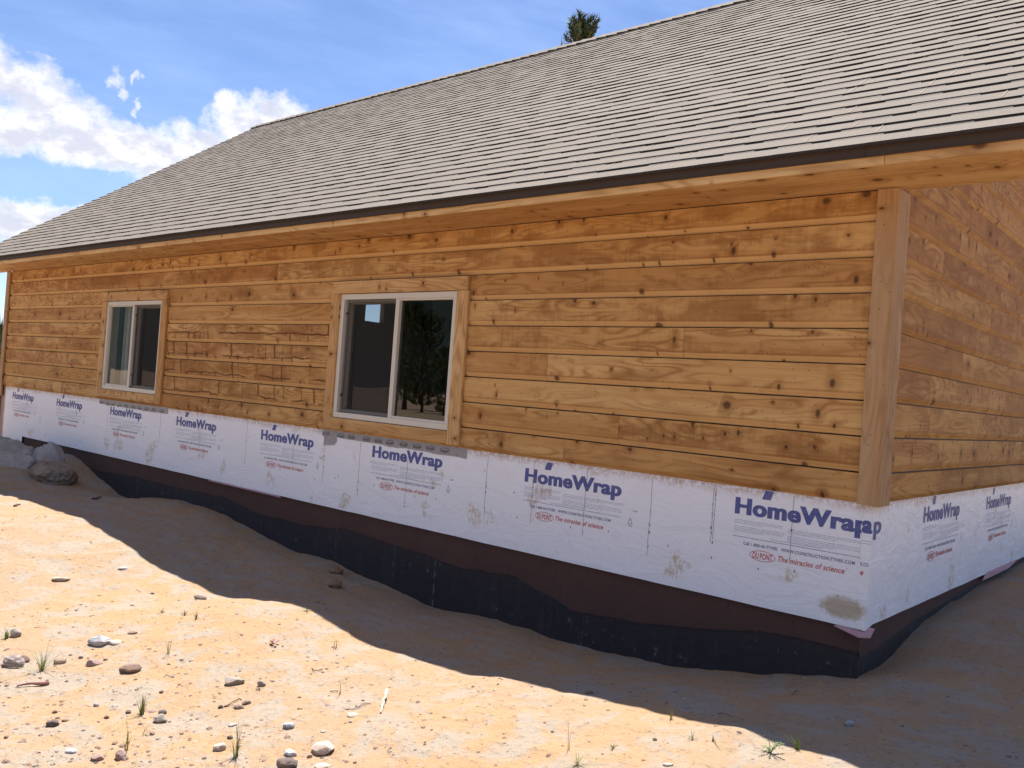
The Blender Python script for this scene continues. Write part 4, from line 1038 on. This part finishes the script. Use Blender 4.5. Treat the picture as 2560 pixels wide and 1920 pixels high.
# boulders beside the wall
for n_, (x, y, z, a, b_, c, rz, st, ca, cb, lab) in enumerate([
 (-9.32, -.64, .60, .50, .38, .30, .1, 'boulder', (.28,.255,.235), (.40,.385,.37), 'large rounded grey boulder at the left end of the foundation'),
 (-8.82, -.34, .70, .21, .18, .23, .3, 'angular', (.36,.345,.355), (.27,.255,.26), 'pointed pale grey boulder between the two larger boulders'),
 (-8.36, -.50, .60, .24, .23, .16, .0, 'boulder', (.23,.155,.105), (.29,.245,.205), 'brown dusty boulder nearest the black foundation')]):
    me = stone_mesh('boulder', a, b_, c, st, 40+n_, boulder_mat('boulder stone', ca, cb), 5)
    o = bpy.data.objects.new('boulder', me); COL.objects.link(o); o.location = (x, y, z); o.rotation_euler = (0, 0, rz)
    tag(o, lab, 'boulder', 'boulders piled at the far end of the wall')
# sticks
SM = {'red': flat('reddish bark', (.22,.11,.09), .9, .2, .3, 60), 'pale': flat('weathered wood', (.50,.42,.34), .9, .2, .25, 60), 'grey': flat('grey twig', (.24,.19,.16), .9, .2, .3, 60), 'dark': flat('dark twig', (.10,.07,.065), .9, .2, .3, 60)}
for n_, (pts, r0, r1, c, lab) in enumerate(STICKS):
    P3 = []; N = len(pts); rg = random.Random(n_)
    for i_ in range(N-1):
        for k_ in range(4):
            t = k_/4; x = pts[i_][0]*(1-t)+pts[i_+1][0]*t; y = pts[i_][1]*(1-t)+pts[i_+1][1]*t
            P3.append((x+rg.uniform(-1, 1)*r0*.5, y+rg.uniform(-1, 1)*r0*.5, 0))
    P3.append((*pts[-1], 0)); N3 = len(P3)
    if n_ == 1: lift = [.028*(1-i_/(N3-1)) for i_ in range(N3)]
    else: lift = [.006*math.sin(math.pi*i_/(N3-1)) for i_ in range(N3)]
    P3 = [(x, y, gh(x, y)+max(r0, r1)*.7+l) for (x, y, _), l in zip(P3, lift)]
    o0 = Vector(P3[0]); m = MB(); rad = [(r0*(1-i_/(N3-1))+r1*i_/(N3-1))*rg.uniform(.8, 1.15) for i_ in range(N3)]
    tube(m, [Vector(p)-o0 for p in P3], rad, 7)
    if n_ == 2: tube(m, [Vector(P3[8])-o0, Vector(P3[8])-o0+Vector((.01, .03, .004))], [r0, r0*.5], 5)
    o = m.build('stick', SM[c]); o.location = o0; tag(o, lab, 'stick', 'sticks and twigs lying on the sand')
# grass tufts
GM = [flat('fresh grass blade', (.13, .19, .045), .6, .3, .3, 30), flat('olive grass blade', (.20, .20, .075), .7, .3, .3, 30), flat('dry grass blade', (.34, .26, .14), .8, .2, .3, 30)]
def blade(m, base, dirv, length, wdt, bend, mi):
    side = Vector((-dirv.y, dirv.x, 0)).normalized() if abs(dirv.x)+abs(dirv.y) > 1e-6 else Vector((1, 0, 0))
    n = 5; prev = None
    for k_ in range(n+1):
        t = k_/n
        p = base + dirv*length*t + Vector((dirv.x, dirv.y, 0))*bend*length*t*t - Vector((0, 0, 1))*abs(bend)*.55*length*t*t
        hw = wdt*.5*(1-t**1.6)+.0002
        cur = (p-side*hw, p+side*hw, p+Vector((0, 0, hw*.6)))
        if prev:
            m.face([prev[0], prev[2], cur[2], cur[0]], None, (0, 0), mi); m.face([prev[2], prev[1], cur[1], cur[2]], None, (0, 0), mi)
        prev = cur
for n_, (x, y, h, spr, nb, gr, lab) in enumerate(TUFTS):
    rg = random.Random(500+n_); m = MB()
    nb2 = int(nb*1.25)
    for k_ in range(nb2):
        a = rg.uniform(0, 2*math.pi); tilt = abs(rg.gauss(0, .42))*spr*1.15
        tilt = min(tilt, 1.25); dv = Vector((math.cos(a)*math.sin(tilt), math.sin(a)*math.sin(tilt), math.cos(tilt)))
        ln = h*1.12*rg.uniform(.45, 1.08)/max(.55, math.cos(tilt)**.3)
        u_ = rg.random(); mi = (0 if u_ < .75 else 1) if rg.random() < gr else (2 if u_ < .7 else 1)
        base = Vector((rg.uniform(-.006, .006), rg.uniform(-.006, .006), -.003))
        blade(m, base, dv, ln, rg.uniform(.0022, .0038)*(1.2 if gr > .7 else 1), rg.uniform(.05, .55)*spr, mi)
    o = m.build('grass_tuft', GM); o.location = (x, y, gh(x, y)); tag(o, lab, 'grass tuft', 'grass tufts growing in the sand')
WM = flat('weed leaf', (.12, .17, .06), .6, .3, .35, 40); WM2 = flat('weed stem', (.20, .15, .08), .8)
for n_, (x, y, w_, lab) in enumerate(WEEDS):
    rg = random.Random(700+n_); m = MB()
    for k_ in range(10 if n_ == 0 else 7):
        a = rg.uniform(0, 2*math.pi); L_ = w_*.5*rg.uniform(.5, 1.15); hgt = w_*rg.uniform(.12, .42)
        pts = [Vector((math.cos(a)*L_*t, math.sin(a)*L_*t, hgt*math.sin(t*2.2))) for t in (0, .25, .5, .75, 1)]
        tube(m, pts, [.0014, .0012, .001, .0009, .0006], 4, 1)
        for t_, p in zip((.25, .5, .75, 1), pts[1:]):
            for q in range(4 if n_ == 0 else 3):
                b_ = rg.uniform(0, 2*math.pi); l = w_*.09*rg.uniform(.6, 1.2); d = Vector((math.cos(b_), math.sin(b_), rg.uniform(-.1, .7))).normalized(); s = Vector((-d.y, d.x, 0))*l*.32
                m.face([p, p+d*l*.5+s, p+d*l, p+d*l*.5-s], None, (0, 0), 0)
    o = m.build('weed', [WM, WM2]); o.location = (x, y, gh(x, y)+.001); tag(o, lab, 'weed', 'small weeds')
# ---------------------------------------------------------------- gravel: grit nobody could count
def scatter(name, n, rmin, rmax, power, mats_, seed, x0=-9.5, x1=2.6, y0=-4.2, y1=.3, flatz=.55, dens=None, straw=False):
    rg = np.random.RandomState(seed)
    # denser towards the open sand in front
    X = rg.uniform(x0, x1, n*4); Y_ = rg.uniform(y0, y1, n*4)
    pr = np.exp(-((X+1.9)/2.6)**2)*np.exp(-((Y_+2.9)/1.3)**2) + .10
    if dens is not None: pr = dens(X, Y_)
    cl_ = .35+.65*(vnoise(X*2.2, Y_*2.2, 9)*.5+.5)
    keep = rg.rand(n*4) < pr*cl_; X = X[keep][:n]; Y_ = Y_[keep][:n]
    ok = ~((Y_ > -.02) & (X < .02)); X = X[ok]; Y_ = Y_[ok]; n = len(X)
    Zg = height(X, Y_); rad = rmin+(rmax-rmin)*rg.rand(n)**power
    if straw:
        base = np.array([(-1,-.06,0),(1,-.06,0),(1,.06,0),(-1,.06,0),(0,0,.12)], float); faces = [(0,1,4),(1,2,4),(2,3,4),(3,0,4)]
    else:
        base = np.array([(1,0,0),(.3,.95,0),(-.8,.6,0),(-.8,-.6,0),(.3,-.95,0),(.55,.35,.75),(-.5,.3,.85),(-.05,-.6,.7)], float)
        faces = [(0,1,5),(1,2,6,5),(2,3,6),(3,4,7),(4,0,5,7),(5,6,7),(3,7,6)]
    nb = len(base); ang = rg.rand(n)*6.283; ca, sa = np.cos(ang), np.sin(ang)
    B = base[None]*(1+.35*(rg.rand(n, nb, 3)-.5)); B[..., 2] *= flatz
    V = np.empty((n, nb, 3)); V[..., 0] = B[..., 0]*ca[:, None]-B[..., 1]*sa[:, None]; V[..., 1] = B[..., 0]*sa[:, None]+B[..., 1]*ca[:, None]; V[..., 2] = B[..., 2]
    V *= rad[:, None, None]; V[..., 0] += X[:, None]; V[..., 1] += Y_[:, None]; V[..., 2] += Zg[:, None]-.0006
    me = bpy.data.meshes.new(name); F = [tuple(i_*nb+q for q in f) for i_ in range(n) for f in faces]
    me.from_pydata(V.reshape(-1, 3).tolist(), [], F)
    for m_ in mats_: me.materials.append(m_)
    mi = np.repeat(rg.randint(0, len(mats_), n), len(faces)); me.polygons.foreach_set('material_index', mi.astype('i')); me.update()
    o = bpy.data.objects.new(name, me); COL.objects.link(o); return o
o = scatter('gravel', 17000, .0016, .012, 5.5, [MS['grey'], MS['palepink'], MS['brown'], MS['tan'], MS['dark'], MS['dirt'], MS['brown'], MS['pink'], MS['dark'], MS['dirt']], 1)
tag(o, 'fine grit and pebbles strewn over the sand', 'gravel', kind='stuff')
o = scatter('pebbles', 520, .005, .016, 2.2, [MS['grey'], MS['pink'], MS['brown'], MS['tan'], MS['palepink'], MS['brown'], MS['dirt'], MS['layer']], 8, x0=-4.2, x1=.3, y0=-3.6, y1=-1.5, dens=lambda X, Y_: np.exp(-((X+2.0)/.9)**2-((Y_+2.95)/.6)**2)+.06)
tag(o, 'small pebbles thickest in the lower left of the sand', 'pebbles', kind='stuff')
m = MB(); rg = random.Random(77)
for k_ in range(7):
    a = k_*.9; p = Vector((.012*math.cos(a), .012*math.sin(a), .006+.004*(k_ % 3))); d = Vector((math.cos(a*1.7), math.sin(a*1.7), rg.uniform(.1, .9))).normalized()*.022; s_ = Vector((-d.y, d.x, .004))*.5
    m.face([p, p+d*.6+s_, p+d*1.1, p+d*.6-s_])
o = m.build('dead_leaf', flat('dead leaf', (.24,.13,.12), .8)); o.location = (DL[0], DL[1], gh(*DL)+.002); tag(o, 'crumpled reddish dead leaf on the sand, alone between the stalks and the shadow', 'dead leaf')
o = scatter('bark_litter', 2600, .004, .022, 3., [SM['dark'], SM['grey'], GM[2]], 2, straw=True)
tag(o, 'tiny straws and bark bits on the sand', 'litter', kind='stuff')
# ---------------------------------------------------------------- trees
NM = [flat('pine needles light', (.12, .14, .045), .6, .3, .4, 3.), flat('pine needles dark', (.035, .055, .024), .6, .3, .4, 3.), flat('tree bark', (.14, .095, .07), .9)]
def conifer(loc, H_, rad, seed, lean=0., nstep=.42, blades=9, bl=.15, sub=6, tipscale=1.):
    """tapered trunk, whorls of limbs, needle brushes spread along each limb"""
    rg = random.Random(seed); root = empty('pine_tree', loc)
    tr = MB(); pts = [Vector((.12*mnoise.noise(Vector((seed, t*3, 0)))*H_*.1, .1*mnoise.noise(Vector((seed, 7, t*3)))*H_*.1, H_*t)) for t in [i_/12 for i_ in range(13)]]
    def ax(t): 
        f = t*12; i_ = min(11, int(f)); return pts[i_].lerp(pts[i_+1], f-i_)
    tube(tr, pts, [max(.02, .018*H_*(1-i_/12)**.8) for i_ in range(13)], 8)
    lb = MB(); nd = MB()
    hgt = H_*.12
    while hgt < H_*.985:
        t = hgt/H_; R_ = rad*min(1., (1-t)*2.6+.14)*rg.uniform(.75, 1.1)*(.75 if t < .3 else 1)
        nbr = rg.randint(4, 6)
        a0 = rg.uniform(0, 6.28)
        for q in range(nbr):
            a = a0+q*6.283/nbr+rg.uniform(-.35, .35); Rb = R_*rg.uniform(.55, 1.1); rise = rg.uniform(.25, .6) if t > .6 else rg.uniform(-.1, .3)
            p0 = ax(t); dirb = Vector((math.cos(a), math.sin(a), rise))
            bp_ = [p0+dirb*Rb*s + Vector((0, 0, Rb*.35*s*s)) for s in (0, .35, .7, 1)]
            tube(lb, bp_, [.012*Rb+.012, .009*Rb+.008, .006*Rb+.005, .004], 4)
            for k_ in range(sub):
                s = .25+.75*(k_+.5)/sub; c = p0+dirb*Rb*s+Vector((0, 0, Rb*.35*s*s))
                for e in range(2):
                    c2 = c+Vector((rg.uniform(-1, 1), rg.uniform(-1, 1), rg.uniform(-.5, .8)))*.22*Rb**.6*.5
                    tw = (dirb.normalized()*.5+Vector((rg.uniform(-.5, .5), rg.uniform(-.5, .5), rg.uniform(.3, 1.0)))).normalized()
                    mi = 0 if rg.random() < .45 else 1
                    for b_ in range(blades):
                        d = (tw+Vector((rg.uniform(-1, 1), rg.uniform(-1, 1), rg.uniform(-.7, .7)))*.75).normalized()
                        l = bl*rg.uniform(.7, 1.3); sd_ = d.cross(Vector((rg.uniform(-1, 1), rg.uniform(-1, 1), rg.uniform(-1, 1)))).normalized()*bl*.10
                        b0 = c2+tw*bl*rg.uniform(-.5, .9); nd.face([b0-sd_, b0+sd_, b0+d*l], None, (0, 0), mi)
        hgt += nstep*rg.uniform(.8, 1.2)*(1-.45*t)
    o1 = tr.build('trunk', NM[2]); o1.parent = root; o2 = lb.build('limbs', NM[2]); o2.parent = root; o3 = nd.build('crown', NM[:2]); o3.parent = root
    return root
# tree showing over the ridge
t = conifer((-15.22, 16.8, .6), 12.95, 1.75, 5, nstep=.40, blades=12, bl=.17, sub=6)
tag(t, 'top of a pine tree showing above the roof ridge', 'pine tree')
# distant conifers seen past the left end of the house
for n_, (x, y, h, r, lab) in enumerate([
 (-44, 20.0, 8.3, 1.6, 'tallest distant conifer past the left end of the house'),
 (-38, 15.6, 5.0, 1.3, 'shorter distant conifer left of the tallest, at the photo edge'),
 (-33, 13.9, 3.6, 1.1, 'low near conifer at the left photo edge beside the corner board'),
 (-50, 24.2, 7.4, 1.5, 'distant conifer partly hidden by the corner board of the far end')]):
    t = conifer((x, y, gh(x, y)-.2), h, r, 60+n_, nstep=.5, blades=5, bl=.34, sub=4)
    tag(t, lab, 'conifer', 'conifers beyond the far end of the house')
# trees opposite the wall, mirrored in the windows
for n_, (x, y, h, r, lab) in enumerate([(-35.5, -30.0, 5.6, 1.9, 'bushy pine opposite the wall, mirrored in the right pane of the larger window'), (-40.5, -33.5, 6.9, 2.0, 'tallest pine opposite the wall, mirrored behind the bushy pine'), (-31.8, -28.4, 3.6, 1.4, 'short pine opposite the wall, in front of the bushy pine')]):
    t = conifer((x, y, gh(x, y)-.2), h, r, 80+n_, nstep=.4, blades=8, bl=.20, sub=6)
    tag(t, lab, 'pine tree', 'pines opposite the wall')
# ---------------------------------------------------------------- hills
def hill_h(a):   # a: azimuth seen from the house; ridge height as elevation in radians
    e = .125+.03*math.sin(a*2.3+1)+.022*math.sin(a*5.1+2)+.010*math.sin(a*13)+.004*math.sin(a*31)
    dip = math.exp(-((a-math.atan2(-4.4, -4.68))/.05)**2)*.075
    return e-dip
hm = MB(); N = 160; a0, a1 = math.radians(170), math.radians(372)
fb = flat('forested far slope', (.030, .045, .040), .95, .1, .5, .02)
Rr = [(210, -3), (300, None), (430, None), (620, None)]
pts = []
for i_ in range(N+1):
    a = a0+(a1-a0)*i_/N
    edge = min(1, i_/12, (N-i_)/12)
    e = hill_h(a if a <= math.pi else a-2*math.pi)*edge
    row = []
    for (rr, z_), fac in zip(Rr, (0, .35, .72, 1.)):
        nn = 1+.10*mnoise.noise(Vector((a*9, fac*4, 0)))
        row.append((math.cos(a)*rr, math.sin(a)*rr, -3+ (rr*e)*fac*nn if fac < 1 else 1.85+rr*e*1.0))
    pts.append(row)
for i_ in range(N):
    for k_ in range(3):
        hm.face([pts[i_][k_], pts[i_+1][k_], pts[i_+1][k_+1], pts[i_][k_+1]][::-1], None, (0, 0), 0, True)
tag(hm.build('hills', fb), kind='structure')
# wooded slope far to the left
fm = MB(); rg = random.Random(4)
for _ in range(260):
    a = math.radians(rg.uniform(148, 172)); d = rg.uniform(90, 150); x, y = math.cos(a)*d, math.sin(a)*d; zb = -2.5; h = rg.uniform(5, 10.5)*(.9 if d < 110 else 1.15); r = h*.18
    for l in range(7):
        f = l/7; k = 7; o_ = rg.uniform(0, 6)
        zc = zb+h*(.08+.92*f); rr = r*(1-f)**.8
        for q in range(k):
            t0 = o_+q*6.283/k; j = rg.uniform(.6, 1.25)
            fm.face([(x, y, zc+h*.22), (x+math.cos(t0)*rr*j, y+math.sin(t0)*rr*j, zc-h*.03), (x+math.cos(t0+.75)*rr*.55, y+math.sin(t0+.75)*rr*.55, zc+h*.03)], None, (0, 0), rg.randint(0, 1))
tag(fm.build('forest', NM[:2]), 'dark conifer wood on the far slope at the left edge', 'forest', kind='stuff')
